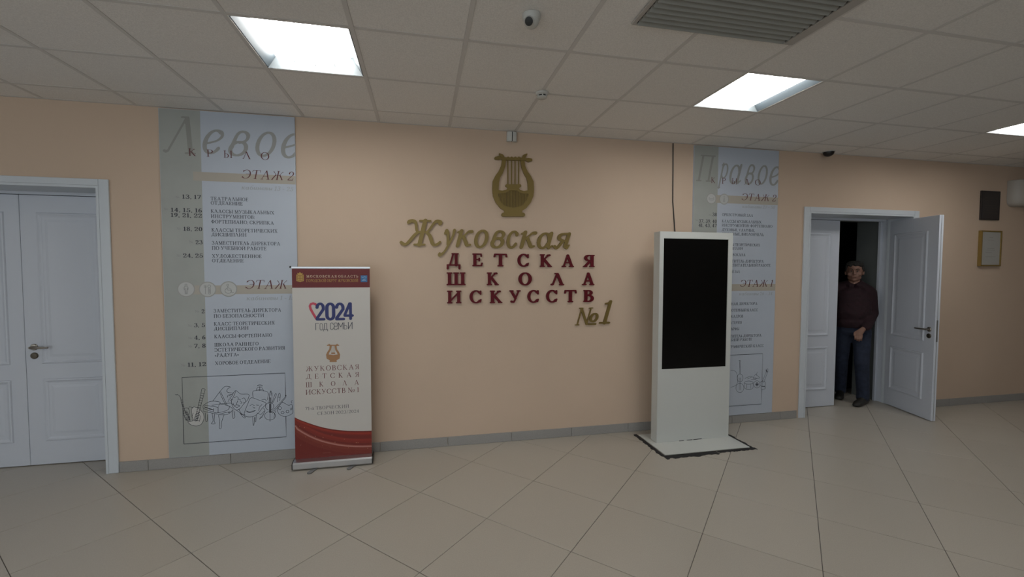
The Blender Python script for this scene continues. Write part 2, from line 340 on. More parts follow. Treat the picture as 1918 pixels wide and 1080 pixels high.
def loops_mesh(loops, depth=0, bevel=0):
    """outline in x,z -> verts, faces (front at y=-depth*2)"""
    cu = bpy.data.curves.new('tmp', 'CURVE'); cu.dimensions = '2D'; cu.fill_mode = 'BOTH' if depth else 'FRONT'
    cu.extrude = depth; cu.bevel_depth = bevel; cu.bevel_resolution = 1
    for lp in loops:
        sp = cu.splines.new('POLY'); sp.points.add(len(lp)-1); sp.use_cyclic_u = True
        for k, (x, y) in enumerate(lp): sp.points[k].co = (x, y, 0, 1)
    o = bpy.data.objects.new('tmp', cu); me = bpy.data.meshes.new_from_object(o)
    V = [v.co[:] for v in me.vertices]; Fc = [tuple(p.vertices) for p in me.polygons]
    bpy.data.objects.remove(o); bpy.data.meshes.remove(me); bpy.data.curves.remove(cu)
    return V, Fc
STY = {'bold': serif_set(.085, .042), 'book': serif_set(.066, .030), 'light': serif_set(.052, .020), 'sans': sans_set(.032), 'heavy': sans_set(.068), 'ital': serif_set(.058, .026)}
_gc = {}
def glyph(ch, sty, step=.03):
    k = (ch, sty)
    if k not in _gc:
        lp = trace(STY[sty][ch], step); V, Fc = loops_mesh(lp)
        xs = [p[0] for l in lp for p in l]; ys = [p[1] for l in lp for p in l]
        _gc[k] = (V, Fc, min(xs), max(xs), min(ys), max(ys))
    return _gc[k]
def text_part(name, txt, x0, x1, z, cap, yy, m, parent, sty='book', shear=0, gap=.10, space=.32, xoff=0):
    """one printed line fitted between x0 and x1, baseline z, capital height cap, standing on the plane yy"""
    pen = 0; items = []
    for ch in txt:
        if ch == ' ': pen += space; continue
        g = glyph(ch, sty); items.append((g, pen-g[2])); pen += g[3]-g[2]+gap
    wid = pen-gap; s = (x1-x0)/wid if x1 else cap
    mb = MB()
    for k, (g, px) in enumerate(items):
        mb.add([(x0+(v[0]+px)*s+shear*v[1]*cap, yy-.00006*(k % 2), z+v[1]*cap) for v in g[0]], g[1])
    me = bpy.data.meshes.new(name); me.from_pydata(mb.v, [], mb.f); me.materials.append(m)
    bm = bmesh.new(); bm.from_mesh(me)
    for f in bm.faces:
        f.normal_update()
        if f.normal.y > 0: f.normal_flip()
    bm.to_mesh(me); bm.free()
    return link(name, me, parent)
def flat(name, poly, yy, m, parent):      # printed patch: outline in x,z
    me = bpy.data.meshes.new(name); n = len(poly)
    ar = sum(poly[i][0]*poly[(i+1) % n][1]-poly[(i+1) % n][0]*poly[i][1] for i in range(n))
    if ar < 0: poly = poly[::-1]
    me.from_pydata([(x, yy, z) for x, z in poly], [], [tuple(range(n))]); me.materials.append(m)
    return link(name, me, parent)
def ribbons(name, lines, wid, yy, m, parent):
    mb = MB()
    for k, L in enumerate(lines):
        P = [Vector(p) for p in L]; vs = []
        for i, p in enumerate(P):
            d = (P[min(i+1, len(P)-1)]-P[max(i-1, 0)])
            if d.length < 1e-6: d = Vector((1, 0))
            d.normalize(); n = Vector((-d.y, d.x))*wid/2; q = yy-.00005*(k % 3)
            vs += [(p.x+n.x, q, p.y+n.y), (p.x-n.x, q, p.y-n.y)]
        mb.add(vs, [(2*i, 2*i+1, 2*i+3, 2*i+2) for i in range(len(P)-1)])
    me = bpy.data.meshes.new(name); me.from_pydata(mb.v, [], mb.f); me.materials.append(m)
    return link(name, me, parent)
def ring_pts(cx, cz, rx, rz, n=20, a0=0, a1=360):
    return [(cx+rx*math.cos(math.radians(a0+(a1-a0)*i/n)), cz+rz*math.sin(math.radians(a0+(a1-a0)*i/n))) for i in range(n+1)]

# ================================================================== THE ROOM
# ---- floor: porcelain tiles of 0.6 m laid on the diagonal
fl = MB().box(-6, 12, -9, .9, -.12, -.004).obj('floor', M_GROUT); tag(fl, kind='structure')
HD = .4243; FX0, FY0 = 1.570, -1.640
def clip_poly(P, f):
    out = []
    for i in range(len(P)):
        a, b = P[i], P[(i+1) % len(P)]; fa, fb = f(a), f(b)
        if fa >= 0: out.append(a)
        if (fa >= 0) != (fb >= 0): t = fa/(fa-fb); out.append((a[0]+t*(b[0]-a[0]), a[1]+t*(b[1]-a[1])))
    return out
def tile_mesh(poly, name='floor_tile'):
    # poly in local coordinates, chamfered edge
    n = len(poly); cx = sum(p[0] for p in poly)/n; cy = sum(p[1] for p in poly)/n
    sh = lambda p, d: (p[0]+(cx-p[0])*d, p[1]+(cy-p[1])*d)
    v = [(*p, -.012) for p in poly]+[(*p, -.001) for p in poly]+[(*sh(p, .006), 0) for p in poly]
    f = [tuple(range(n))[::-1], tuple(range(2*n, 3*n))]
    for k in (0, 1): f += [(k*n+i, k*n+(i+1) % n, (k+1)*n+(i+1) % n, (k+1)*n+i) for i in range(n)]
    me = bpy.data.meshes.new(name); me.from_pydata(v, [], f); me.materials.append(M_FTILE); return me
g = .0019*math.sqrt(2)
full = [(0, -HD+g), (HD-g, 0), (0, HD-g), (-HD+g, 0)]
FULLM = tile_mesh(full); far = MB(); ntile = 0
for i in range(-20, 28):
    for j in range(-18, 7):
        if (i+j) % 2 == 0: continue
        cx, cy = FX0+i*HD, FY0+j*HD
        if cx < -5.8 or cx > 11.8 or cy-HD > .85 or cy < -8.8: continue
        vis = -3.8 < cx < 8.6 and cy > -3.2
        if cy-HD > 0 and not (4.6 < cx < 6.6 or -3.4 < cx < -1.4): continue
        if vis:
            if cy+HD > .85:
                P = clip_poly([(x+cx, y+cy) for x, y in full], lambda p: .85-p[1])
                if len(P) < 3: continue
                me = tile_mesh([(x-cx, y-cy) for x, y in P])
            else: me = FULLM
            o = link('floor_tile', me, fl); o.location = (cx, cy, 0); ntile += 1
        else:
            far.add([(x+cx, y+cy, -.001) for x, y in full], [(0, 1, 2, 3)])
o = far.obj('floor_tile', M_FTILE, fl); tag(o, kind='stuff')
# ---- ceiling: suspended mineral tiles on a T-bar grid
ce = MB().box(-6, 12, -9, 0, H+.12, H+.18).obj('ceiling', M_SLAB); tag(ce, kind='structure')
CX0 = -2.0101; CR = .284; BW = .024
cols = [CX0+.6*k for k in range(-6, 24)]
rows = [0]+[-(CR+.6*k) for k in range(0, 15)]
FIXC = {(c, 2) for c in (3, 8, 13)}|{(c, 7) for c in (-2, 3, 8)}
CT = {}
def ctile(wx, wy):
    k = (round(wx, 3), round(wy, 3))
    if k not in CT:
        a, b = wx/2-BW/2-.001, wy/2-BW/2-.001
        vs = [(-a,-b,.006),(a,-b,.006),(a,b,.006),(-a,b,.006),(-a-.006,-b-.006,.012),(a+.006,-b-.006,.012),(a+.006,b+.006,.012),(-a-.006,b+.006,.012),(-a-.006,-b-.006,.025),(a+.006,-b-.006,.025),(a+.006,b+.006,.025),(-a-.006,b+.006,.025)]
        # tegular tile: face drops between the bars
        vs = [(x, y, z-.008) if i < 4 else (x, y, z) for i, (x, y, z) in enumerate(vs)]
        me = bpy.data.meshes.new('ceiling_tile')
        me.from_pydata(vs, [], [(3,2,1,0),(0,1,5,4),(1,2,6,5),(2,3,7,6),(3,0,4,7),(4,5,9,8),(5,6,10,9),(6,7,11,10),(7,4,8,11),(8,9,10,11)])
        me.materials.append(M_CTILE); CT[k] = me
    return CT[k]
farc = MB()
for ci in range(len(cols)-1):
    for ri in range(len(rows)-1):
        x0, x1 = cols[ci], cols[ci+1]; y1, y0 = rows[ri], rows[ri+1]
        if (ci-6, ri) in FIXC: continue
        cx, cy = (x0+x1)/2, (y0+y1)/2
        if -3.2 < cx < 9.3 and cy > -3.4:
            o = link('ceiling_tile', ctile(x1-x0, y1-y0), ce); o.location = (cx, cy, H+.004)
        elif -5.9 < cx < 11.9: farc.box(x0+.012, x1-.012, y0+.012, y1-.012, H+.002, H+.012)
o = farc.obj('ceiling_tile', M_CTILE, ce); tag(o, kind='stuff')
for x in cols[1:]:
    if -5.9 < x < 11.9: MB().box(x-BW/2, x+BW/2, -9, -.001, H, H+.03).obj('grid_bar', M_CBAR, ce)
for y in rows[1:]: MB().box(-6, 12, y-BW/2, y+BW/2, H+.0004, H+.028).obj('grid_bar', M_CBAR, ce)
MB().box(-6, 12, -.022, -.0005, H+.0002, H+.02).obj('edge_trim', M_CBAR, ce)
# ---- long wall with two door openings
DL = (-3.12, -1.68); DR = (4.836, 6.27); DTOP = 2.25; WT = .60
wb = MB()
for a, b in ((-6, DL[0]), (DL[1], DR[0]), (DR[1], 12)): wb.box(a, b, 0, WT, 0, H+.10)
for a, b in (DL, DR): wb.box(a, b, 0, WT, DTOP, H+.10)
wb = wb.obj('wall_back', M_WALL); tag(wb, kind='structure')
tag(MB().box(-6.15, -6, -4.0, .9, -.1, H+.16).obj('wall_left', M_WALL), kind='structure')  # unseen wall, added and sized to limit world light from the left
tag(MB().box(12, 12.15, -9, .9, -.1, H+.16).obj('wall_right', M_WALL), kind='structure')  # unseen wall added so world light comes only from behind
tag(MB().box(3.2, 12.15, -9.2, -9, -.1, H+.16).obj('wall_front', M_WALL), kind='structure')  # unseen wall added behind the camera to cut ambient light on the right
M_DARK = mat('unlit_darkness', (.035, .035, .038, 1), .9)  # near-black colour stands in for the lack of light past the doors
tag(MB().box(4.0, 4.1, .6, 5, -.1, 2.7).box(9, 9.1, .6, 5, -.1, 2.7).box(4.0, 9.1, 5, 5.1, -.1, 2.7).box(4.0, 9.1, .6, 5.1, 2.7, 2.8).box(4.0, 9.1, .905, 5.1, -.12, -.01).obj('wall_passage', M_DARK), kind='structure')  # closed box added behind the doorway to keep world light out
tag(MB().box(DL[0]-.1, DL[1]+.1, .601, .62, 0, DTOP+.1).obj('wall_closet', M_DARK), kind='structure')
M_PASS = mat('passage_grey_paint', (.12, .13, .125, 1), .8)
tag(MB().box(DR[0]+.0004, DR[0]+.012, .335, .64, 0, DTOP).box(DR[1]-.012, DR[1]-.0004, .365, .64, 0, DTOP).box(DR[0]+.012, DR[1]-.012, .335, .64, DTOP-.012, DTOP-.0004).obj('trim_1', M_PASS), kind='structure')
# ---- skirting tiles
bb = empty('baseboard_back'); tag(bb, kind='structure')
def skirting(a, b):
    k = math.ceil((a+1.413)/.595-1e-6)
    xs = [a]+[-1.413+.595*i for i in range(k, k+40) if a+.03 < -1.413+.595*i < b-.03]+[b]
    for p, q in zip(xs[:-1], xs[1:]):
        MB().box(p+.0014, q-.0014, -.010, -.0002, .001, .086+R_.uniform(-.0006, .0006)).obj('skirting_tile', M_BASE, bb, bevel=.0015, seg=1)
skirting(-1.612, 4.75); skirting(6.345, 12); skirting(-6, -3.188)

# ================================================================== DOORS
def panel_leaf(name, w, h, parent, panels, th=.042):
    """leaf in local coordinates: x 0..w from its hinge, front face y=0, back y=th; with raised mouldings on both faces"""
    root = MB().box(0, w, 0, th, .006, h).obj(name, M_DOOR, parent, bevel=.002, seg=1)
    for (x0, x1, z0, z1) in panels:
        for fy, sg in ((0, -1), (th, 1)):
            mw = .034
            prof = [(0, 0), (.005, .009), (.014, .011), (.022, .005), (.034, .001)]
            mb = MB(); rings = []
            for d, hgt in prof:
                y = fy+sg*(hgt+.0003); rings.append([(x0+d, y, z0+d), (x1-d, y, z0+d), (x1-d, y, z1-d), (x0+d, y, z1-d)])
            vs = [v for r in rings for v in r]; fs = [(k*4+i, k*4+(i+1) % 4, (k+1)*4+(i+1) % 4, (k+1)*4+i) for k in range(len(prof)-1) for i in range(4)]
            mb.add(vs, fs).obj('panel_moulding', M_DOOR, root)
            # raised field
            a = .075; y = fy+sg*.004
            MB().hexa([(x0+a-.02, fy+sg*.0004, z0+a-.02), (x1-a+.02, fy+sg*.0004, z0+a-.02), (x1-a+.02, fy+sg*.0004, z1-a+.02), (x0+a-.02, fy+sg*.0004, z1-a+.02)],
                      [(x0+a, y, z0+a), (x1-a, y, z0+a), (x1-a, y, z1-a), (x0+a, y, z1-a)]).obj('raised_panel', M_DOOR, root)
    return root
def lever(root, x, z, y, sg, direction):
    """rose and lever on the face at y (sg outward), lever pointing in +x or -x"""
    o = MB().lathe([(.026, 0), (.026, .006), (.022, .010), (.011, .011), (.010, .045)], (0, 0, 0), 20, 'y').obj('lever_rose', M_NICKEL, root, smooth=True)
    o.location = (x, y, z)
    if sg < 0: o.scale.y = -1
    L = MB().tube([(x, y+sg*.040, z), (x+direction*.02, y+sg*.050, z), (x+direction*.06, y+sg*.052, z), (x+direction*.125, y+sg*.048, z-.002)], [.009, .010, .009, .007], 10)
    tag(L.obj('lever_handle', M_NICKEL, root, smooth=True), 'metal lever handle')
    o = MB().lathe([(.026, 0), (.026, .006), (.022, .010), (.008, .011)], (0, 0, 0), 20, 'y').obj('keyhole_rose', M_DARKMETAL, root, smooth=True)
    o.location = (x, y, z-.070)
    if sg < 0: o.scale.y = -1
def frame(d, a, b):
    c = MB()
    # casing with slightly rounded outer arris
    poly = lambda x0, x1, z0, z1: c.box(x0, x1, -.016, -.0003, z0, z1)
    poly(a-.066, a, 0.001, 2.30); poly(b, b+.066, 0.001, 2.30); poly(a, b, DTOP, 2.30)
    c.obj('casing', M_CASE, d, bevel=.005)
    j = MB().box(a+.0005, a+.018, -.015, .265, .001, DTOP-.0005).box(b-.018, b-.0005, -.015, .265, .001, DTOP-.0005).box(a+.018, b-.018, -.015, .265, DTOP-.018, DTOP-.0005)
    j.obj('jamb_lining', M_CASE, d)
    MB().box(b-.006, b-.0006, .2655, .334, .001, DTOP-.02).box(a+.0005, a+.03, .27, .33, .001, DTOP-.0005).box(b-.03, b-.0005, .335, .36, .001, DTOP-.0005).box(a+.03, b-.03, .27, .33, 2.208, DTOP-.0005).obj('door_frame', M_DOOR, d)
d1 = empty('door_1'); tag(d1, kind='structure'); frame(d1, *DL)
l = panel_leaf('door_leaf', .70, 2.203, d1, [(.11, .545, .84, 2.065), (.11, .545, .20, .715)]); l.location = (-2.399, .27, 0)
lever(l, .06, .978, 0, -1, 1)
l = panel_leaf('door_leaf', .688, 2.203, d1, [(.15, .588, .84, 2.065), (.15, .588, .20, .715)]); l.location = (-3.09, .27, 0)
d2 = empty('door_2'); tag(d2, kind='structure'); frame(d2, *DR)
l = panel_leaf('door_leaf', .70, 2.203, d2, [(.13, .575, .85, 2.05), (.13, .575, .205, .72)]); l.location = (4.862, .27, 0)
# the open leaf, hinged at the right jamb and swung into the hall
lo = panel_leaf('door_leaf', .70, 2.203, d2, [(.125, .575, .85, 2.05), (.125, .575, .205, .72)], .044)
tag(lo, 'open right-hand leaf')
HA = math.radians(180+74)
lo.location = (6.267, .285, 0); lo.rotation_euler.z = HA   # local +x runs to the free edge; local -y ... 
lever(lo, .635, .985, 0, -1, -1); lever(lo, .635, .985, .044, 1, -1)
MB().box(.6995, .7015, .015, .029, .86, 1.09).obj('lock_plate', M_DARKMETAL, lo)
MB().box(.7012, .7022, .019, .023, .003, 2.2).obj('edge_groove', M_INKG, lo)  # raised grey strip; a groove's shade is put into its colour

# ================================================================== CEILING FIXTURES
M_TUBE = mat('lamp_tube', (.9, .95, 1, 1), .5, emit=((1.0, .975, .93, 1), TUBE_POWER))
M_REFL = mat('lamp_reflector', (.045, .058, .068, 1), .45)
M_DIV = mat('lamp_divider', (.62, .66, .68, 1), .4)
M_HOUS = mat('lamp_housing', (.14, .16, .17, 1), .5)
def light_fix(ci, ri, label):
    x0 = CX0+.6*ci+BW/2; x1 = x0+.6-BW; y1 = rows[ri+1]-BW/2; y0 = y1-.6+BW
    r = empty('ceiling_light', ((x0+x1)/2, (y0+y1)/2, H))
    tag(r, label, 'light', 'square four-tube ceiling lights')
    a = (x1-x0)/2-.001
    MB().box(-a, a, -a, a, .106, .110).box(-a, -a+.004, -a, a, .002, .106).box(a-.004, a, -a, a, .002, .106).box(-a+.004, a-.004, -a, -a+.004, .002, .106).box(-a+.004, a-.004, a-.004, a, .002, .106).obj('housing', M_HOUS, r)
    # side reflectors sloping in
    MB().hexa([(-a+.004, -a+.01, .003), (-a+.006, -a+.01, .003), (-a+.006, a-.01, .003), (-a+.004, a-.01, .003)], [(-a+.045, -a+.01, .072), (-a+.048, -a+.01, .072), (-a+.048, a-.01, .072), (-a+.045, a-.01, .072)]).obj('side_reflector', M_REFL, r)
    MB().hexa([(a-.006, -a+.01, .003), (a-.004, -a+.01, .003), (a-.004, a-.01, .003), (a-.006, a-.01, .003)], [(a-.048, -a+.01, .072), (a-.045, -a+.01, .072), (a-.045, a-.01, .072), (a-.048, a-.01, .072)]).obj('side_reflector', M_REFL, r)
    P = (2*a-.10)/4
    for k in range(4):
        cx = -a+.05+P*(k+.5)
        MB().lathe([(.043, -a+.02), (.043, a-.02)], (cx, 0, .062), 12, 'y').obj('lens_strip', M_TUBE, r, smooth=True)
        if k < 3:
            q = cx+P/2
            MB().prism([(q-.014, .105), (q+.014, .105), (q+.0025, .034), (q-.0025, .034)], -a+.012, a-.012).obj('divider', M_DIV, r)
    return r
light_fix(3, 1, 'square tube ceiling light above the roll-up banner, left of the domed camera')
light_fix(8, 1, 'square tube ceiling light in front of the white information kiosk')
light_fix(13, 1, 'square tube ceiling light cut by the right edge, above the framed certificate')
light_fix(-2, 6, 'added unseen square tube ceiling light behind the viewer, at the left end of the second row')  # this second row is unseen, added for more light on the floor
light_fix(3, 6, 'added unseen square tube ceiling light straight behind the viewer in the second row')
light_fix(8, 6, 'added unseen square tube ceiling light behind the viewer, at the right end of the second row')

# ---- air return grille
vx0, vx1, vy1, vy0 = 1.80, 2.775, -1.832, -2.80
vt = empty('air_vent', ((vx0+vx1)/2, (vy0+vy1)/2, H)); tag(vt, 'large grey louvred ventilation grille in the ceiling', 'vent')
M_VENT = mat('grille_grey', (.30, .305, .285, 1), .6); M_VFR = mat('grille_frame_paint', (.42, .40, .375, 1), .6)
W2, D2 = (vx1-vx0)/2, (vy1-vy0)/2; fw = .045
MB().box(-W2, W2, -D2, -D2+fw*.6, -.010, -.0005).box(-W2, W2, D2-fw*.35, D2, -.010, -.0005).box(-W2, -W2+fw*.5, -D2+fw*.6, D2-fw*.35, -.010, -.0005).box(W2-fw*1.3, W2, -D2+fw*.6, D2-fw*.35, -.010, -.0005).obj('grille_frame', M_VFR, vt, bevel=.002, seg=1)
MB().box(-W2+fw*.5, W2-fw*1.3, -D2+fw*.6, D2-fw*.35, -.0009, -.0003).obj('backing', M_BLACK, vt)
n = 24; lo_y, hi_y = -D2+fw*.6, D2-fw*.35; p = (hi_y-lo_y)/n
for k in range(n):
    y = lo_y+p*k
    # stepped blade: a flat shelf, then a drooping lip
    xa, xb = -W2+fw*.62, W2-fw*1.62
    pr = [(y+.001, -.0020), (y+p*.55, -.0050), (y+p*.97, -.0165), (y+p*.97, -.0178), (y+p*.52, -.0064), (y+.001, -.0034)]
    MB().add([(xa, a, b) for a, b in pr]+[(xb, a, b) for a, b in pr], [tuple(range(6)), tuple(range(6, 12))]+[(i, (i+1) % 6, (i+1) % 6+6, i+6) for i in range(6)]).obj('slat', M_VENT, vt)

# ---- camera eyeball, detectors
cc = empty('security_camera', (1.285, -1.79, H)); tag(cc, 'white eyeball security camera with black lens on the ceiling', 'camera')
MB().lathe([(.047, 0), (.047, -.008), (.045, -.018), (.040, -.026)], n=32).obj('mount', M_PLASTIC, cc, smooth=True)
MB().lathe([(.040*math.cos(math.radians(a)), -.020-.046*math.sin(math.radians(a))) for a in range(0, 86, 8)]+[(.001, -.066)], n=32).obj('eyeball', M_PLASTIC, cc, smooth=True)
dv = Vector((-.36, -.78, -.50)).normalized(); c0 = Vector((-.006, -.002, -.030))
MB().tube([c0+dv*.01, c0+dv*.040, c0+dv*.046], [.0235, .0235, .021], 24).obj('lens_ring', M_PLASTIC, cc, smooth=True)
MB().tube([c0+dv*.0455, c0+dv*.050, c0+dv*.0505], [.0205, .0190, .015], 24).obj('lens', M_BLACK, cc, smooth=True)
MB().tube([c0+dv*.012, c0+dv*.014], [.0265, .0265], 24).obj('socket_ring', M_BLACK, cc, smooth=True)
sd = empty('smoke_detector', (1.592, -.90, H)); tag(sd, 'small white smoke detector at a ceiling grid crossing', 'detector')
MB().lathe([(.046, 0), (.046, -.014), (.038, -.020)], n=28).obj('base', M_PLASTIC, sd, smooth=True)
MB().lathe([(.030, -.020), (.030, -.030)], n=24).obj('chamber', M_BLACK, sd)
MB().lathe([(.036, -.030), (.036, -.036), (.028, -.042), (.002, -.043)], n=28).obj('cap', M_PLASTIC, sd, smooth=True)
for k in range(6):
    a = k*math.pi/3+.35; o = MB().box(-.004, .004, -.003, .003, -.031, -.019).obj('rib', M_PLASTIC, sd); o.location = (.034*math.cos(a), .034*math.sin(a), 0); o.rotation_euler.z = a+1.57
dm = empty('dome_camera', (4.985, -.075, H)); tag(dm, 'small black dome camera on the ceiling left of the open door', 'camera')
MB().lathe([(.058, 0), (.058, -.006)], n=28).obj('base', M_PLASTIC, dm, smooth=True)
MB().lathe([(.052*math.cos(math.radians(a)), -.006-.046*math.sin(math.radians(a))) for a in range(0, 86, 10)]+[(.001, -.052)], n=28).obj('dome', M_BLACK, dm, smooth=True)
ps = empty('motion_sensor', (1.556, -.001, 2.826)); tag(ps, 'white motion sensor on the wall above the gold lyre', 'sensor')
hw, hh = .047, .043
pr = [(-hw, 0), (-hw, -.022), (-hw*.72, -.036), (-.003, -.040), (-.003, 0)]
for s in (-1, 1):
    P = [(s*x, y) for x, y in pr]
    nn = len(P); MB().add([(x, y, -hh) for x, y in P]+[(x, y, hh) for x, y in P], [tuple(range(nn)), tuple(range(nn, 2*nn))]+[(i, (i+1) % nn, (i+1) % nn+nn, i+nn) for i in range(nn)]).obj('shell_half', M_PLASTIC, ps, bevel=.004)
MB().box(-.003, .003, -.034, 0, -hh+.004, hh-.002).obj('seam', M_BLACK, ps)
# ---- things on the right part of the wall
pl = empty('wall_plaque', (7.408, -.002, 2.397)); tag(pl, 'dark rectangular plaque high on the wall above a framed certificate', 'plaque')
M_PLQ = mat('dark_plaque', (.028, .024, .024, 1), .35, noise=(30, .25))
MB().box(-.148, .148, -.018, 0, -.173, .173).obj('plate', M_PLQ, pl, bevel=.004)
MB().box(-.132, .132, -.0195, -.018, -.157, .157).obj('face', mat('plaque_face', (.04, .036, .036, 1), .3), pl)
M_PLT = mat('plaque_text', (.075, .065, .055, 1), .5)
ribbons('engraved_rule', [[(-.1, .09-.03*k), (.1-.02*(k % 2), .09-.03*k)] for k in range(7)], .006, -.0199, M_PLT, pl)
fr = empty('certificate_frame', (7.425, -.002, 1.885)); tag(fr, 'white certificate in a thin gold frame on the right wall', 'picture frame')
M_GFR = mat('gilt_frame', (.30, .20, .06, 1), .4, .4)
a, b, t = .163, .212, .016
MB().box(-a, -a+t, -.035, 0, -b, b).box(a-t, a, -.035, 0, -b, b).box(-a+t, a-t, -.035, 0, b-t, b).box(-a+t, a-t, -.035, 0, -b, -b+t).obj('frame', M_GFR, fr, bevel=.003)
MB().box(-a+t, a-t, -.026, -.004, -b+t, b-t).obj('certificate', mat('paper', (.40, .39, .36, 1), .6), fr)
ribbons('faint_print', [[(-.05, .10), (.05, .10)], [(-.03, .13), (.03, .13)], [(-.07, -.02), (.07, -.02)], [(-.055, .0), (.055, .0)], [(-.08, -.05), (.02, -.05)], [(-.08, -.10), (.08, -.10)]], .004, -.0265, mat('faint_ink', (.27, .26, .23, 1), .6), fr)['kind'] = 'stuff'
sp = empty('wall_speaker', (7.86, -.002, 2.55)); tag(sp, 'beige rounded loudspeaker high on the wall at the right edge', 'speaker')
hw, hh = .175, .155
P = [(-hw, .0), (-hw, -.05), (-hw*.85, -.10), (-hw*.5, -.135), (0, -.15), (hw*.5, -.135), (hw*.85, -.10), (hw, -.05), (hw, 0)]
nn = len(P)
vs = []
for z, s in ((-hh, .62), (-hh*.93, .82), (-hh*.75, .95), (-hh*.4, 1), (hh*.97, 1), (hh, .97)): vs += [(x*s, y*s, z) for x, y in P]
MB().add(vs, [tuple(range(nn)), tuple(range(5*nn, 6*nn))]+[(k*nn+i, k*nn+(i+1) % nn, (k+1)*nn+(i+1) % nn, (k+1)*nn+i) for k in range(5) for i in range(nn)]).obj('shell', M_PLASTICD, sp, smooth=True)
for k in range(9): MB().box(-.10, .10, -.153+abs(0)*.1, -.149, .10-.022*k, .106-.022*k).obj('grille_bar', mat('grille_bar', (.26, .24, .22, 1), .6), sp)

# ---- black cable from the ceiling to the kiosk
cb = MB().tube([(3.195, -.006, H-.004), (3.200, -.006, 2.6), (3.203, -.007, 2.3), (3.222, -.008, 2.1), (3.236, -.010, 1.95), (3.238, -.05, 1.5), (3.24, -.15, 1.2), (3.24, -.234, 1.1)], .0055, 8).obj('power_cable', M_BLACK, smooth=True)
tag(cb, 'thin black cable hanging down the wall behind the kiosk', 'cable')

# ================================================================== WALL SIGN: raised letters
def solid_glyph(name, strokes, x0, x1, z0, z1, m, shear=0, depth=.008, bev=.003, step=.02, y=0, label=None, group=None):
    lp = trace(strokes, step)
    lp = [[(px+shear*py, py) for px, py in l] for l in lp]
    xs = [p[0] for l in lp for p in l]; ys = [p[1] for l in lp for p in l]
    ax, bx, ay, by = min(xs), max(xs), min(ys), max(ys)
    cx, cz = (x0+x1)/2, (z0+z1)/2
    lp = [[(x0+(px-ax)/(bx-ax)*(x1-x0)-cx, z0+(py-ay)/(by-ay)*(z1-z0)-cz) for px, py in l] for l in lp]
    V, Fc = loops_mesh(lp, depth, 0)
    me = bpy.data.meshes.new(name); me.from_pydata([(v[0], -(v[2]+depth), v[1]) for v in V], [], Fc)
    me.materials.append(m)
    bm = bmesh.new(); bm.from_mesh(me); bmesh.ops.remove_doubles(bm, verts=bm.verts, dist=1e-6)
    bmesh.ops.recalc_face_normals(bm, faces=bm.faces)
    es = [e for e in bm.edges if len(e.link_faces) == 2 and e.calc_face_angle(0) > 1 and all(v.co.y < -depth*1.2 for v in e.verts)]
    bmesh.ops.bevel(bm, geom=es, offset=bev, segments=2, affect='EDGES', clamp_overlap=True)
    bm.to_mesh(me); bm.free()
    o = link(name, me); o.location = (cx, y-.0006, cz)
    if label: tag(o, label, 'letter', group)
    return o
SB = serif_set(.100, .052); SI = serif_set(.072, .036)
def sign_px(px, py): return at(740+px/4.567, 390+py/4.567, -.01)
def put_row(items, glyphs, m, row, group, word, shear=0):
    for k, (ch, key, a, b, top, base) in enumerate(items):
        (x0, z1), (x1, _) = sign_px(a, (top+base)/2), sign_px(b, (top+base)/2)
        xm = (a+b)/2; z1 = sign_px(xm, top)[1]; z0 = sign_px(xm, base)[1]
        solid_glyph('sign_letter', glyphs[key], x0, x1, z0, z1, m, shear, label=lab(word, k, row), group=group)
ORD = ['first', 'second', 'third', 'fourth', 'fifth', 'sixth', 'seventh', 'eighth', 'last']
def lab(word, k, row):
    return f"raised {'gold italic' if row in ('top', 'number') else 'maroon capital'} letter {word[k]}, {ORD[k]} of the {row} {'row' if row != 'number' else 'line'} of the wall sign"
put_row([('Ж','Жi',38,405,88,328),('у','у',365,520,172,415),('к','к',518,670,178,335),('о','о',675,800,182,340),('в','в',815,942,187,342),
         ('с','с',952,1057,190,345),('к','к',1065,1215,190,347),('а','а',1212,1352,198,350),('я','я',1350,1503,203,352)],
        SI, M_GOLD, 'top', 'gold script letters of the wall sign', 'Жуковская', .24)
put_row([(c, c, *b) for c, b in zip('ДЕТСКАЯ', [(440,560,382,523),(660,750,385,495),(843,960,387,497),(1047,1145,388,500),(1238,1342,392,502),(1425,1530,393,502),(1608,1707,397,502)])],
        SB, M_MAROON, 'second', 'maroon letters of the wall sign, second row', 'ДЕТСКАЯ')
put_row([(c, c, *b) for c, b in zip('ШКОЛА', [(440,603,547,657),(785,888,547,657),(1055,1170,547,660),(1330,1447,552,658),(1600,1705,548,657)])],
        SB, M_MAROON, 'third', 'maroon letters of the wall sign, third row', 'ШКОЛА')
put_row([(c, c, *b) for c, b in zip('ИСКУССТВ', [(443,568,703,812),(637,740,700,812),(810,918,702,810),(977,1075,700,808),(1132,1230,698,808),(1292,1388,697,806),(1447,1553,698,803),(1610,1700,698,800)])],
        SB, M_MAROON, 'fourth', 'maroon letters of the wall sign, fourth row', 'ИСКУССТВ')
def one(ch, st, a, b, top, base, label, shear=0, gr='gold number sign under the wall sign'):
    xm = (a+b)/2; ym = (top+base)/2
    o = solid_glyph('sign_letter', st, sign_px(a, ym)[0], sign_px(b, ym)[0], sign_px(xm, base)[1], sign_px(xm, top)[1], M_GOLD, shear, label=label, group=gr)
NUM = [[(x*1.0, y, ww*.8) for x, y, ww in s] for s in SI['N']]+[arc(1.02, .42, .17, .22, 0, 360, .07, .045, 20), ln(.84, .06, 1.20, .06, .045)]
one('№', [[(x*.86+.1, y, ww) if i < 6 else (x, y, ww) for x, y, ww in s] for i, s in enumerate(NUM)], 1540, 1740, 848, 998, 'raised gold italic number sign № below the maroon rows', .26)
one('1', SI['1i'], 1745, 1855, 785, 992, 'raised gold italic figure 1 at the lower right end of the sign', .30)

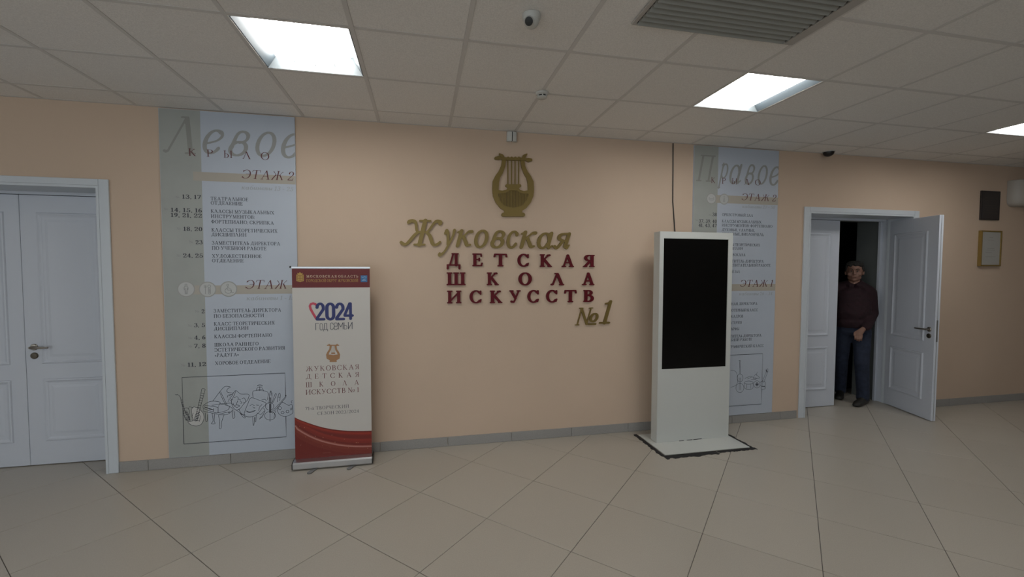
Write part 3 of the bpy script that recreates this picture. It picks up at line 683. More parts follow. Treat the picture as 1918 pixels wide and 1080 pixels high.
# ---- lyre emblem
LY = lambda px, py: at(880+px/7.2, 270+py/7.2, -.012)
ly = empty('lyre_emblem', (*[(LY(584, 0)[0]), -.0008], LY(0, 560)[1])); tag(ly, 'flat gold lyre emblem mounted above the wall sign lettering', 'emblem')
lx, lz = LY(584, 0)[0], LY(0, 560)[1]
def lyre_strokes(poly): return poly
S = 540.0
def lt(x, y, wd): p = LY(x, y); return (p[0]-lx, p[1]-lz, wd*.00070)
def ly_part(name, strokes, m, d, y0=0, step=.0028):
    lp = trace(strokes, step); V, Fc = loops_mesh(lp, d/2)
    me = bpy.data.meshes.new(name); me.from_pydata([(v[0], y0-(v[2]+d/2), v[1]) for v in V], [], Fc); me.materials.append(m)
    bm = bmesh.new(); bm.from_mesh(me); bmesh.ops.remove_doubles(bm, verts=bm.verts, dist=1e-7); bmesh.ops.recalc_face_normals(bm, faces=bm.faces)
    es = [e for e in bm.edges if len(e.link_faces) == 2 and e.calc_face_angle(0) > 1 and all(v.co.y < y0-d*.6 for v in e.verts)]
    bmesh.ops.bevel(bm, geom=es, offset=.0012, segments=1, affect='EDGES', clamp_overlap=True)
    bm.to_mesh(me); bm.free(); return link(name, me, ly)
def mir(L): return [(1168-x, y+4, ww) for x, y, ww in L]
arm = [(400,130,8),(435,160,22),(460,215,27),(448,300,27),(415,380,30),(375,440,33),(350,510,42),(345,600,42),(348,650,42)]
body = [[(345,600,40),(345,690,34),(375,770,32),(430,840,30),(500,880,34),(584,893,36),(668,880,34),(738,840,30),(793,770,32),(823,690,34),(823,600,40)],
        [(500,905,30),(668,905,30)], [(450,950,26),(718,950,26)], [(500,880,38),(490,930,30)], [(668,880,38),(678,930,30)],
        [(350,640,24),(440,645,18),(500,630,16),(530,590,18)], [(818,640,24),(728,650,18),(668,632,16),(638,592,18)], [(540,600,24),(628,600,24)], [(495,560,18),(675,560,18)], [(515,575,18),(655,577,18)]]
ly_part('frame', [[lt(*p) for p in s] for s in [arm, mir(arm)]+body], M_GOLD, .018)
fill = [[(400,690,50),(768,690,50)], [(430,760,60),(738,760,60)], [(500,820,60),(668,820,60)], [(540,640,40),(628,640,40)], [(584,600,60),(584,700,60)]]
ly_part('soundboard', [[lt(*p) for p in s] for s in fill], M_GOLDD, .012)
bar = [[(435,195,18),(735,205,18)], [(350,190,18),(390,185,26),(420,195,12)], [(740,205,12),(790,215,26),(822,212,18)]]+[[(x,190,20),(x,200,20)] for x in (515,562,612,660)]
ly_part('crossbar', [[lt(*p) for p in s] for s in bar], M_GOLD, .021)
for x in (513, 563, 610, 658):
    a, b = lt(x, 205, 1), lt(x, 555, 1)
    MB().box(a[0]-.0055, a[0]+.0055, -.014, -.006, b[1], a[1]).obj('string', M_GOLD, ly)
for k in range(19):
    x = 400+k*20.5; hgt = math.sqrt(max(0, 1-((x-584)/235)**2))
    a = lt(x, 648 if abs(x-584) > 80 else 600, 1); b = lt(x, 660+hgt*195, 1)
    MB().box(a[0]-.004, a[0]+.004, -.0165, -.011, b[1], a[1]).obj('soundboard_rib', M_GOLD, ly)

# ================================================================== INFORMATION BOARDS
BY = -.015
def board(name, x0, x1, xs, label):
    r = empty(name, ((x0+x1)/2, 0, 1.485)); tag(r, label, 'board', 'information boards on the long wall')
    def O(ob): ob.parent = r; ob.location = (-(x0+x1)/2, 0, -1.485); return ob
    O(MB().box(x0, x1, BY+.0006, -.0008, .089, 2.868).obj('panel', M_BOARD))
    O(flat('stone_strip', [(x0+.002, .091), (xs, .091), (xs, 2.866), (x0+.002, 2.866)], BY, M_STRIP, None))
    return r, O
def bl(O, txt, u0, v, u1, cap_px, m, sty='book', shear=0, x0=None, gap=.10, name='text_line'):
    """one line of print: left end u0, baseline v, right end u1 as surveyed"""
    a = at(u0, v, BY) if x0 is None else None
    X0 = a[0] if a else x0
    X1, Z1 = at(u1, v, BY)
    z = a[1] if a else Z1
    cap = at(u1, v-cap_px, BY)[1]-at(u1, v, BY)[1]
    return O(text_part(name, txt, X0, X1, z, cap, BY-.0008, m, None, sty, shear, gap))
def loose(O, chars, m, sty, shear, big=False):
    for ch, u0, u1, vt_, vb in chars:
        um = (u0+u1)/2; X0 = at(u0, (vt_+vb)/2, BY)[0]; X1 = at(u1, (vt_+vb)/2, BY)[0]; z0 = at(um, vb, BY)[1]; z1 = at(um, vt_, BY)[1]
        lp = [[(x+shear*y, y) for x, y in l] for l in trace(STY[sty][ch], .025)]
        xs = [p[0] for l in lp for p in l]; ys = [p[1] for l in lp for p in l]
        lp = [[(X0+(x-min(xs))/(max(xs)-min(xs))*(X1-X0), z0+(y-min(ys))/(max(ys)-min(ys))*(z1-z0)) for x, y in l] for l in lp]
        yield lp
def put_loops(O, name, lps, m, yy, clipx=None):
    mb = MB()
    for lp in lps:
        V, Fc = loops_mesh(lp)
        if clipx:
            for f in Fc:
                pp = clip_poly([(V[i][0], V[i][1]) for i in f], lambda p: clipx-p[0])
                if len(pp) > 2: mb.add([(x, yy, z) for x, z in pp], [tuple(range(len(pp)))])
        else: mb.add([(v[0], yy, v[1]) for v in V], Fc)
    me = bpy.data.meshes.new(name); me.from_pydata(mb.v, [], mb.f); me.materials.append(m)
    bm = bmesh.new(); bm.from_mesh(me)
    for f in bm.faces:
        f.normal_update()
        if f.normal.y > 0: f.normal_flip()
    bm.to_mesh(me); bm.free(); return O(link(name, me))
M_INKB = mat('big_word_grey', (.30, .305, .295, 1), .6)
M_ICON = mat('icon_disc', (.46, .47, .46, 1), .5); M_ICONR = mat('icon_ring', (.33, .33, .31, 1), .5)
M_BIGD = mat('big_word_on_strip', (.27, .275, .25, 1), .6)
def icon(O, u, v, r, lines, nm='icon'):
    cx, cz = at(u, v, BY); rr = at(u+r, v, BY)[0]-cx; rz = at(u, v-r, BY)[1]-cz; rr = rz = (rr+rz)/2
    O(flat('icon_ring', ring_pts(cx, cz, rr*1.14, rz*1.14, 32)[:-1], BY-.0006, M_ICONR, None))
    O(flat('icon_disc', ring_pts(cx, cz, rr, rz, 32)[:-1], BY-.0010, M_ICON, None))
    O(ribbons(nm, [[(cx+x*rr, cz+y*rz) for x, y in L] for L in lines], rr*.07, BY-.0013, M_INKG, None))
FIG = [ring_pts(0, .58, .14, .15, 12), [(-.10,.42),(-.24,.30),(-.26,-.05),(-.20,-.10),(-.14,.18),(-.14,-.70),(-.04,-.72),(0,-.10),(.04,-.72),(.14,-.70),(.14,.18),(.20,-.10),(.26,-.05),(.24,.30),(.10,.42),(-.10,.42)]]
CUT = [[(-.42,.62),(-.42,.30),(-.30,.24),(-.30,-.68)],[(-.30,.62),(-.30,.26)],[(-.18,.62),(-.18,.30),(-.30,.24)],ring_pts(.22,.46,.20,.20,12),[(.12,.24),(.12,-.66),(.24,-.70),(.36,-.66),(.36,.24)],[(.24,.1),(.24,-.5)]]
WHL = [ring_pts(-.10,.58,.13,.13,12), ring_pts(-.05,-.25,.42,.38,18,100,400), [(-.10,.42),(-.18,.0),(-.10,-.16),(.24,-.16),(.44,-.56),(.66,-.50)],[(-.02,.36),(.02,.10),(.26,.06)]]
HAT = [[(-.55,.25),(-.62,-.2),(-.3,-.28),(.3,-.28),(.62,-.2),(.55,.25)],[(-.55,.25),(-.35,0),(.35,0),(.55,.25)]]
VIO = [ring_pts(0,-.38,.22,.2,12), ring_pts(0,-.02,.17,.15,12),[(0,.12),(0,.7)],[(-.08,.6),(.08,.6)]]
# ---- left board
lx0, lx1, lxs = -1.262, -.279, -.973
LB, O = board('information_board', lx0, lx1, lxs, 'tall pale blue information board beside the white double door, behind the roll-up banner')
def zb(v, u): return at(u, v, BY)[1]
def band(O, x0, x1, zt, zbm, fade=None): return O(flat('heading_band', [(x0, zbm), (x1, zbm), (x1, zt), (x0, zt)], BY-.0003, M_BAND, None))
band(O, lxs-.06, lx1-.001, zb(322, 380), zb(338.5, 380)); band(O, lxs-.18, lx1-.001, zb(534, 440), zb(550.5, 440))
put_loops(O, 'big_letter', loose(O, [('Л', 304, 366, 217, 288)], None, 'ital', .25), M_BIGD, BY-.0006)
for ch, u0, u1, vt_, vb in [('е',379,420,242,289),('в',427,469,244,293),('о',478,518,246,294),('е',526,566,249,297)]:
    put_loops(O, 'big_letter', loose(O, [(ch, u0, u1, vt_, vb)], None, 'ital', .33), M_INKB, BY-.0006, lx1-.002)
put_loops(O, 'text_line', loose(O, [('К',353,367.5,278,292),('Р',387,399,280,293.5),('Ы',419,435,282,295.5),('Л',454,470,284,297.5),('О',488.5,504.5,285,299.5)], None, 'light', 0), M_INKR, BY-.0012)
bl(O, 'ЭТАЖ 2', 452.6, 334, 548.5, 16.5, M_INKR, 'light', .22); bl(O, 'кабинеты 13 - 25', 452, 354.5, 548.5, 8, M_INKL, 'book', .2)
bl(O, 'ЭТАЖ 1', 459.4, 540.7, 552, 16, M_INKR, 'light', .22); bl(O, 'кабинеты 1 - 15', 461.5, 562, 551, 8, M_INKL, 'book', .2)
for t, u0, v, u1 in [('ТЕАТРАЛЬНОЕ',394.6,374.6,465),('ОТДЕЛЕНИЕ',394.8,383,454.8),('КЛАССЫ МУЗЫКАЛЬНЫХ',395,398.4,513.7),('ИНСТРУМЕНТОВ:',395,407.8,477),('ФОРТЕПИАНО, СКРИПКА',395.5,418,513),
    ('КЛАССЫ ТЕОРЕТИЧЕСКИХ',396.5,433.5,519.8),('ДИСЦИПЛИН',396,442,461.8),('ЗАМЕСТИТЕЛЬ ДИРЕКТОРА',397,457.8,524.8),('ПО УЧЕБНОЙ РАБОТЕ',397,467.5,499.2),('ХУДОЖЕСТВЕННОЕ',397.4,482.4,490),('ОТДЕЛЕНИЕ',397.4,491,456.8),
    ('ЗАМЕСТИТЕЛЬ ДИРЕКТОРА',400.3,585.2,526.7),('ПО БЕЗОПАСНОСТИ',400.5,595,494.5),('КЛАСС ТЕОРЕТИЧЕСКИХ',400.8,609.7,514.6),('ДИСЦИПЛИН',400.8,618.6,465.6),('КЛАССЫ ФОРТЕПИАНО',401.5,633.2,509.8),
    ('ШКОЛА РАННЕГО',401.8,648.7,484.4),('ЭСТЕТИЧЕСКОГО РАЗВИТИЯ',402,658.4,533.5),('«РАДУГА»',402.6,668.2,447.4),('ХОРОВОЕ ОТДЕЛЕНИЕ',403,683.2,507)]:
    bl(O, t, u0, v, u1, 6.4, M_INK, 'book')
for t, u0, v, u1 in [('13, 17',341.5,371.7,376.7),('14, 15, 16',320.2,396.3,378.3),('19, 21, 22',320.2,406,378.3),('18, 20',343.7,432,379),('23',366.3,457,379.6),('24, 25',343.1,482,380.2),
    ('2',377.6,586.5,383.2),('3, 5',363.5,612.5,384.2),('4, 6',364,635.7,385),('7, 8',363.7,651.3,385.4),('11, 12',351.7,686.4,386.3)]:
    bl(O, t, u0, v, u1, 7.6, M_INK, 'bold')
for u, v in [(329,371),(307,393),(331,430),(354.5,455),(331,480.5),(365.5,585),(352,611.5),(352.5,635),(352.5,650.5),(339.5,686)]:
    bl(O, '№', u, v, u+7.5, 4.4, M_INKG, 'book')
icon(O, 348.7, 541.2, 13.8, FIG); icon(O, 389, 541.7, 13.5, CUT); icon(O, 428.3, 541, 13.5, WHL)
def curvy(p):
    if len(p) < 4: return p
    P = [np.array(q, float) for q in ([p[0]]+list(p)+[p[-1]])]; out = []
    for i in range(1, len(P)-2):
        for k in range(4):
            u_ = k/4; out.append(tuple(.5*((2*P[i])+(P[i+1]-P[i-1])*u_+(2*P[i-1]-5*P[i]+4*P[i+1]-P[i+2])*u_**2+(3*P[i]-P[i-1]-3*P[i+1]+P[i+2])*u_**3)))
    return out+[tuple(p[-1])]
# the line drawing in its thin frame
DR_ = lambda x, y: at(290+x/5.4, 680+y/5.4, BY)
def draw(O, lines, wid=.0028, nm='drawing'): return O(ribbons(nm, [[DR_(*p) for p in curvy(L)] for L in lines], wid, BY-.0012, M_INK, None))
def el(cx, cy, rx, ry, n=18, a0=0, a1=360): return [(cx+rx*math.cos(math.radians(a0+(a1-a0)*i/n)), cy+ry*math.sin(math.radians(a0+(a1-a0)*i/n))) for i in range(n+1)]
fx0, fz1 = DR_(275, 143); fx1, fz0 = DR_(1330, 742)
O(ribbons('drawing_frame', [[(fx0, fz0), (fx0, fz1), (fx1, fz1), (fx1, DR_(1325, 330)[1])], [(fx1, DR_(1325, 535)[1]), (fx1, fz0), (fx0, fz0)]], .0045, BY-.0014, M_INK, None))
O(flat('guitar_body', [DR_(*p) for p in [(395,440),(440,455),(490,505),(497,560),(470,615),(420,632),(365,620),(335,590),(385,580),(375,520),(372,465)]], BY-.0009, mat('guitar_white', (.50, .50, .48, 1), .5), None))
draw(O, [[(395,440),(440,455),(490,505),(497,560),(470,615),(420,632),(365,620),(335,590),(385,580),(375,520),(372,465),(395,440)],
         [(395,570),(425,580),(455,470),(500,300),(508,262),(478,258),(468,300),(430,470),(395,570)], [(380,575),(455,580)], [(390,500),(375,545)], [(440,500),(462,540),(450,590)]]
        +[[(470-i*6.5, 300+i*24), (502-i*6.5, 306+i*24)] for i in range(8)])
draw(O, [[(404+i*4,568-i*16),(436+i*4,578-i*16)] for i in range(6)], .006)
draw(O, [[(205,315),(240,322),(262,350),(268,395),(285,450),(300,540),(330,580),(365,585)], [(215,322),(235,312)], [(290,420),(310,500),(345,545),(350,575)], [(300,455),(330,450),(350,480),(345,520)], [(340,460),(350,440),(385,445)]]
        +[[(264+i*4,372+i*22),(284+i*5,368+i*22)] for i in range(8)]+[el(318+i*9, 490+i*17, 9, 8, 8) for i in range(4)]+[[(300+i*12,540),(318+i*10,578)] for i in range(5)])
draw(O, [[(490,425),(560,385),(648,388),(655,410),(575,425)], [(490,425),(495,455),(590,492),(640,500),(735,472),(748,430),(655,410)], [(500,422),(640,445),(655,410)], [(590,492),(595,455)], [(640,445),(640,500)], [(640,515),(760,490),(735,515),(650,520)],
         [(585,385),(655,290),(700,240),(730,232),(765,240),(740,255),(728,280),(745,295),(800,300)], [(655,290),(690,370),(720,425)], [(665,285),(735,430)], [(655,410),(770,402),(800,425)], [(748,430),(790,460),(780,485),(740,500)],
         [(510,500),(515,580),(530,585),(535,515)], [(580,505),(590,580),(570,610),(610,610),(600,580),(605,510)], [(645,520),(655,600),(652,655),(672,655),(675,600),(700,520)], [(780,475),(790,550),(800,555),(810,540),(800,480)], [(495,455),(490,485),(640,515)]])
draw(O, [[(545,460),(575,466)], [(500,440),(590,470)]], .005)
draw(O, [[(750,330),(785,310),(820,275),(870,310),(950,315),(940,370)], [(735,345),(745,320),(790,318),(760,350),(790,370)], [(820,275),(800,330),(775,380),(790,440),(820,470),(860,460),(900,410),(940,370)], [(800,350),(830,335),(850,355)], [(835,360),(870,370)], [(840,375),(825,415),(845,425)], [(800,430),(830,420),(860,430),(830,445),(800,430)],
         [(880,360),(905,350),(920,390),(890,400)], [(775,385),(750,360),(740,390)], [(850,460),(870,500),(915,545),(900,550),(860,500)], [(820,470),(850,490),(880,520)], [(865,380),(880,395),(870,410)], [(790,400),(800,420)]])
draw(O, [[(945,400),(975,348),(1060,375),(1125,405),(1080,460),(1050,500),(1000,535),(940,540),(905,520),(920,460),(945,400)], [(960,430),(985,415),(1010,430)], [(1025,420),(1055,425)], [(990,440),(1015,450),(1000,460)], [(925,480),(960,490),(1020,475),(960,500),(925,480)], [(1080,370),(1115,362),(1130,380)], [(1085,415),(1060,440),(1050,480)],
         [(915,520),(860,510)], [(990,540),(995,620),(1003,620),(1010,545)], [(1010,540),(1020,595),(1028,520)], [(1035,500),(1070,520),(1110,480)], [(1070,540),(1060,565),(1100,520)], [(1100,450),(1115,480),(1080,550)]])
draw(O, [[(995,345),(1000,278),(1138,288),(1138,370)], [(1062,235),(1062,278)], [(1035,228),(1062,215),(1090,230),(1035,228)], [(1025,278),(1040,245),(1085,248),(1100,280)], [(1040,262),(1090,265)]])
draw(O, [el(1165,530,55,42,18), el(1162,435,42,38,16), [(1155,410),(1160,330),(1172,285),(1185,330),(1182,410)], [(1145,300),(1195,300)], [(1145,318),(1195,320)], [(1165,500),(1165,590)], [(1175,410),(1175,500)], [(1160,410),(1160,500)], [(1165,290),(1172,275),(1182,292)]])
draw(O, [[(1165,345),(1162,500)], [(1172,345),(1170,500)]], .0035)
draw(O, [[(1175,500),(1310,350),(1330,320)], [(1190,505),(1325,345),(1330,320)], [(1185,405),(1215,315),(1228,308),(1225,330),(1195,400)], [(1240,390),(1250,320),(1262,300),(1270,325),(1262,380)], [(1240,340),(1268,345)], [(1205,550),(1215,500),(1225,480)]])
PALP = [(1240,480),(1260,515),(1310,538),(1360,525),(1395,500),(1392,455),(1385,415),(1355,425),(1325,410),(1290,395),(1265,420),(1240,450),(1240,480)]
draw(O, [PALP, el(1265,453,14,16,12), el(1292,497,16,11,12), el(1342,488,14,13,12), [(1385,405),(1380,380),(1395,375)], [(1375,450),(1372,470),(1385,468),(1385,448)], [(1300,400),(1290,385)]])

# ---- right board
rx0, rx1, rxs = 3.427, 4.425, 3.702
RB, O = board('information_board', rx0, rx1, rxs, 'tall pale blue information board partly hidden behind the white kiosk, left of the open door')
band(O, rxs-.02, rx1-.001, at(1400, 367.5, BY)[1], at(1400, 382, BY)[1]); band(O, rxs-.12, rx1-.001, at(1410, 531.8, BY)[1], at(1410, 544.3, BY)[1])
put_loops(O, 'big_letter', loose(O, [('П', 1304, 1340, 290, 340)], None, 'ital', .25), M_BIGD, BY-.0006)
for ch, u0, u1, vt_, vb in [('р',1344,1364,304,354),('а',1366,1390,306,345),('в',1395,1414,307,346),('о',1419,1438,309,346),('е',1441,1462,311,348)]:
    put_loops(O, 'big_letter', loose(O, [(ch, u0, u1, vt_, vb)], None, 'ital', .33), M_INKB, BY-.0006, rx1-.002)
put_loops(O, 'text_line', loose(O, [('К',1331.7,1339.5,332,342.5),('Р',1352,1359,333,344),('Ы',1370.5,1380.5,334,345),('Л',1394,1404,335,346),('О',1414,1424.5,336,347)], None, 'light', 0), M_INKR, BY-.0012)
bl(O, 'ЭТАЖ 2', 1388.8, 374.5, 1452.5, 12.5, M_INKR, 'light', .22); bl(O, 'кабинеты 27 - 50', 1390, 389, 1451, 6, M_INKL, 'book', .2)
bl(O, 'ЭТАЖ 1', 1386, 536.8, 1446.6, 12.5, M_INKR, 'light', .22); bl(O, 'кабинеты 26 - 34', 1384, 553, 1446, 6, M_INKL, 'book', .2)
icon(O, 1332.3, 371.8, 8.3, HAT); icon(O, 1356.2, 372.8, 8.3, VIO)
tx = at(1352.3, 412, BY)[0]
for t, v, u1 in [('ОРКЕСТРОВЫЙ ЗАЛ',406,1410.2),('КЛАССЫ МУЗЫКАЛЬНЫХ',418.4,1426),('ИНСТРУМЕНТОВ: ФОРТЕПИАНО',426.4,1446.5),('ДУХОВЫЕ, УДАРНЫЕ,',433.8,1413.5),('СТРУННЫЕ, ВИОЛОНЧЕЛЬ,',441.8,1431),
    ('КЛАССЫ ТЕОРЕТИЧЕСКИХ',461.3,1423.4),('ДИСЦИПЛИН',467.8,1391),('КЛАСС ВОКАЛА',479.5,1396),('ЗАМЕСТИТЕЛЬ ДИРЕКТОРА',491.8,1430),('ПО ВОСПИТАТЕЛЬНОЙ РАБОТЕ',499.2,1443),('АКТОВЫЙ ЗАЛ',511,1385.5),
    ('ПРИЁМНАЯ ДИРЕКТОРА',570.6,1418.3),('КОМПЬЮТЕРНЫЙ КЛАСС',582.5,1419.3),('ОТДЕЛ КАДРОВ',594.3,1391.8),('БУХГАЛТЕРИЯ',606,1389),('КЛАСС АРФЫ',617.8,1384.3),('ЗАМЕСТИТЕЛЬ ДИРЕКТОРА',630,1426),('ПО УЧЕБНОЙ РАБОТЕ',637.4,1408.3),('ХОРЕОГРАФИЧЕСКИЙ КЛАСС',649.2,1430.2)]:
    bl(O, t, 0, v, u1, 5, M_INK, 'book', x0=tx)
nx1 = at(1342.4, 410, BY)[0]
for t, u0, v in [('38',1334,404.6),('37, 39, 40',1308.7,416.6),('41, 43, 47',1308.3,424.6)]: bl(O, t, u0, v, 1342.3, 6.4, M_INK, 'bold')
for u, v in [(1327,404),(1302.5,414)]: bl(O, '№', u, v, u+5.5, 3.5, M_INKG, 'book')
fxl = rx0+.13; fxr, fz1 = at(1428.5, 662, BY); fz0 = at(1426.5, 756, BY)[1]
O(ribbons('drawing_frame', [[(fxl, fz0), (fxl, fz1), (fxr, fz1), (fxr, fz1-.34)], [(fxr, fz0+.16), (fxr, fz0), (fxl, fz0)]], .0045, BY-.0014, M_INK, None))
DQ = lambda x, y: at(1290+x/3, 440+y/3, BY)
def drawq(lines, wid=.0028): return O(ribbons('drawing', [[DQ(*p) for p in curvy(L)] for L in lines], wid, BY-.0012, M_INK, None))
drawq([el(287,858,22,26,16), el(288,802,17,22,14), [(284,780),(286,715),(281,705),(290,705),(288,715),(290,780)], [(284,800),(284,870)], [(290,800),(291,870)], [(235,760),(262,765),(275,800),(268,840),(235,855)]])
drawq([el(337,828,24,9,16), [(313,828),(314,858),(337,868),(360,858),(361,828)], [(325,836),(325,862)], [(348,836),(348,862)], [(315,805),(345,792),(365,800)], [(330,808),(352,798)]])
drawq([el(383,838,18,20,16), el(383,838,8,9,12), [(362,800),(375,780),(398,800)], [(350,812),(400,802)], [(378,790),(385,768)], el(372,805,8,4,10)])
drawq([el(416,835,16,16,14), el(418,858,13,8,12), [(410,830),(436,765),(440,750),(444,765),(420,830)], [(432,762),(446,768)], [(405,845),(432,852)]])
drawq([[(383,828),(383,848)], [(375,838),(391,838)], [(434,755),(440,770)]], .008)

# ================================================================== ROLL-UP BANNER
bn = empty('rollup_banner', (.025, -.20, 0)); tag(bn, 'narrow white and dark red roll-up banner standing before the left information board', 'banner')
NY = -.205
BT = lambda u, v: at(u, v, NY)
def OB(ob): ob.parent = bn; ob.location = (-.025, .20, 0); return ob
bx0, bx1, bz0, bz1 = -.270, .3225, .062, 1.622
M_BPAPER = mat('banner_white', (.56, .535, .50, 1), .55); M_BRED = mat('banner_dark_red', (.125, .010, .010, 1), .5)
OB(MB().box(bx0, bx1, NY+.0008, NY+.002, bz0, bz1).obj('banner_sheet', M_BPAPER))
OB(MB().box(bx0-.004, bx1+.004, NY-.003, NY+.010, bz1-.003, bz1+.014).obj('top_rail', M_ALU, bevel=.003))
OB(MB().lathe([(.005, 0), (.007, .004), (.007, .012), (.003, .016)], (bx0-.012, NY+.004, bz1+.002), 12).obj('rail_end_cap', M_BLACK))
OB(MB().tube([(.03, NY+.045, .06), (.03, NY+.045, 1.60), (.03, NY+.012, 1.625)], .007, 10).obj('support_pole', M_ALU))
zt = bz1-.004; zr = (BT(549, 538.5)[1]+BT(692, 538)[1])/2
OB(flat('header_field', [(bx0, zr), (bx1, zr), (bx1, zt), (bx0, zt)], NY+.0004, M_BRED, None))
M_CREAM = mat('cream_print', (.62, .50, .36, 1), .5); M_BGOLD = mat('gold_print', (.42, .26, .06, 1), .5)
def bt(txt, u0, v, u1, cap_px, m, sty='light', shear=0, yy=0, gap=.12):
    X0, z = BT(u0, v); X1 = BT(u1, v)[0]; cap = BT(u0, v-cap_px)[1]-z
    return OB(text_part('text_line', txt, X0, X1, z, cap, NY-yy, m, None, sty, shear, gap))
bt('МОСКОВСКАЯ ОБЛАСТЬ', 574, 519.5, 670.7, 4.6, M_CREAM, 'book', gap=.3)
bt('ГОРОДСКОЙ ОКРУГ ЖУКОВСКИЙ', 574, 528, 670.7, 5.6, M_BGOLD, 'book')
# arms: a crowned gold shield with a faceted field; a blue square with pale marks
ex0, ez1 = BT(555, 514); ex1, ez0 = BT(569, 528)
OB(flat('crest_shield', [(ex0, ez1), (ex0, ez0+.008), ((ex0+ex1)/2-.008, ez0+.004), ((ex0+ex1)/2, ez0), ((ex0+ex1)/2+.008, ez0+.004), (ex1, ez0+.008), (ex1, ez1)], NY-.0002, M_BGOLD, None))
OB(flat('crest_crown', [(ex0+.012, ez1), (ex0+.006, ez1+.014), (ex0+.018, ez1+.010), ((ex0+ex1)/2, ez1+.022), (ex1-.018, ez1+.010), (ex1-.006, ez1+.014), (ex1-.012, ez1)], NY-.0002, M_BGOLD, None))
OB(ribbons('crest_lines', [[(ex0+.008, ez1-.008), (ex0+.008, ez0+.012), (ex1-.008, ez0+.012), (ex1-.008, ez1-.008), (ex0+.008, ez1-.008)], [((ex0+ex1)/2, ez0+.012), ((ex0+ex1)/2, ez1-.008)], [(ex0+.008, (ez0+ez1)/2), (ex1-.008, (ez0+ez1)/2)]], .0035, NY-.0005, mat('crest_brown', (.20, .08, .02, 1), .5), None))
sx0, sz1 = BT(675.5, 515.5); sx1, sz0 = BT(688, 528)
OB(flat('blue_crest', [(sx0, sz0), (sx1, sz0), (sx1, sz1), (sx0, sz1)], NY-.0002, mat('crest_blue', (.035, .14, .32, 1), .5), None))
OB(ribbons('blue_crest_marks', [[(sx0+.006, sz1-.012), (sx0+.02, sz1-.018), ((sx0+sx1)/2, sz1-.010), (sx1-.006, sz1-.016)], [(sx0+.010, sz0+.012), (sx1-.010, sz0+.014)], [((sx0+sx1)/2-.01, sz0+.02), ((sx0+sx1)/2+.012, sz0+.026)]], .004, NY-.0005, mat('crest_pale', (.25, .40, .55, 1), .5), None))
M_NAVY = mat('navy_print', (.022, .030, .14, 1), .5); M_PINK = mat('pink_print', (.50, .055, .09, 1), .5); M_GREYP = mat('dark_grey_print', (.05, .055, .075, 1), .5)
Q = lambda x, y: BT(540+x/5.14, 490+y/5.14)
def sanstext(chars, sty, m, yy=0):
    for ch, a, b, top, base in chars:
        (X0, _), (X1, _) = Q(a, (top+base)/2), Q(b, (top+base)/2); z1 = Q((a+b)/2, top)[1]; z0 = Q((a+b)/2, base)[1]
        lp = trace(STY[sty][ch], .02); xs = [p[0] for l in lp for p in l]; ys = [p[1] for l in lp for p in l]
        lp = [[(X0+(x-min(xs))/(max(xs)-min(xs))*(X1-X0), z0+(y-min(ys))/(max(ys)-min(ys))*(z1-z0)) for x, y in l] for l in lp]
        V, Fc = loops_mesh(lp); me = bpy.data.meshes.new('numeral'); me.from_pydata([(v[0], NY-.0006-yy, v[1]) for v in V], [], Fc); me.materials.append(m)
        for p_ in me.polygons:
            pass
        OB(link('numeral' if sty == 'heavy' else 'print_letter', me))
OB(ribbons('heart_stroke', [[Q(*p) for p in [(272,552),(240,500),(215,455),(208,425),(216,408),(238,400),(262,408),(272,420)]]], .0095*2, NY-.0002, M_PINK, None))
sanstext([('2',262,357,392,565),('0',355,453,392,565),('2',450,547,392,563),('4',530,631,390,560)], 'heavy', M_NAVY)
sanstext([('Г',262,298,590,658),('О',302,332,590,660),('Д',335,382,590,670),('С',402,436,585,655),('Е',440,474,585,655),('М',480,530,583,650),('Ь',537,567,583,650),('И',575,618,580,648)], 'sans', M_GREYP)
# printed lyre
P_ = lambda x, y, ww: (*Q(x, y), ww*.00080)
def lmir(L): return [(863-x, y, ww) for x, y, ww in L]
arm2 = [(392,795,6),(408,812,9),(402,845,9),(385,870,10),(376,895,12),(380,925,12)]
for nm, st, mm in (('printed_lyre', [arm2, lmir(arm2), [(388,905,14),(400,930,18),(432,942,20),(463,930,18),(476,905,14)], [(400,905,14),(432,915,20),(463,905,14)], [(405,957,8),(460,957,8)], [(420,880,8),(445,880,8)], [(376,803,5),(486,803,5)]], mat('lyre_print', (.36, .19, .085, 1), .5)),):
    lp = trace([[P_(*p) for p in s] for s in st], .0022); V, Fc = loops_mesh(lp)
    me = bpy.data.meshes.new(nm); me.from_pydata([(v[0], NY-.0004, v[1]) for v in V], [], Fc); me.materials.append(mm); OB(link(nm, me))
OB(ribbons('printed_strings', [[Q(x, 805), Q(x, 878)] for x in (418, 432, 446)], .0022, NY-.0002, mat('string_print', (.3, .24, .18, 1), .5), None))
M_BINK = mat('banner_maroon_print', (.13, .012, .016, 1), .5)
bt('ЖУКОВСКАЯ', 573, 695.2, 672.7, 9.4, M_BINK, gap=.22); bt('ДЕТСКАЯ', 573, 709.7, 672.7, 9.2, M_BINK, gap=.62)
bt('ШКОЛА', 572.7, 725, 672.4, 9.2, M_BINK, gap=1.35); bt('ИСКУССТВ № 1', 572.5, 739, 672.7, 9.2, M_BINK, gap=.10)
bt('71-й ТВОРЧЕСКИЙ', 572, 768, 653.5, 6.2, M_GREYP, gap=.14); bt('СЕЗОН 2023/2024', 594.5, 777, 672.4, 6.0, M_GREYP, gap=.16)
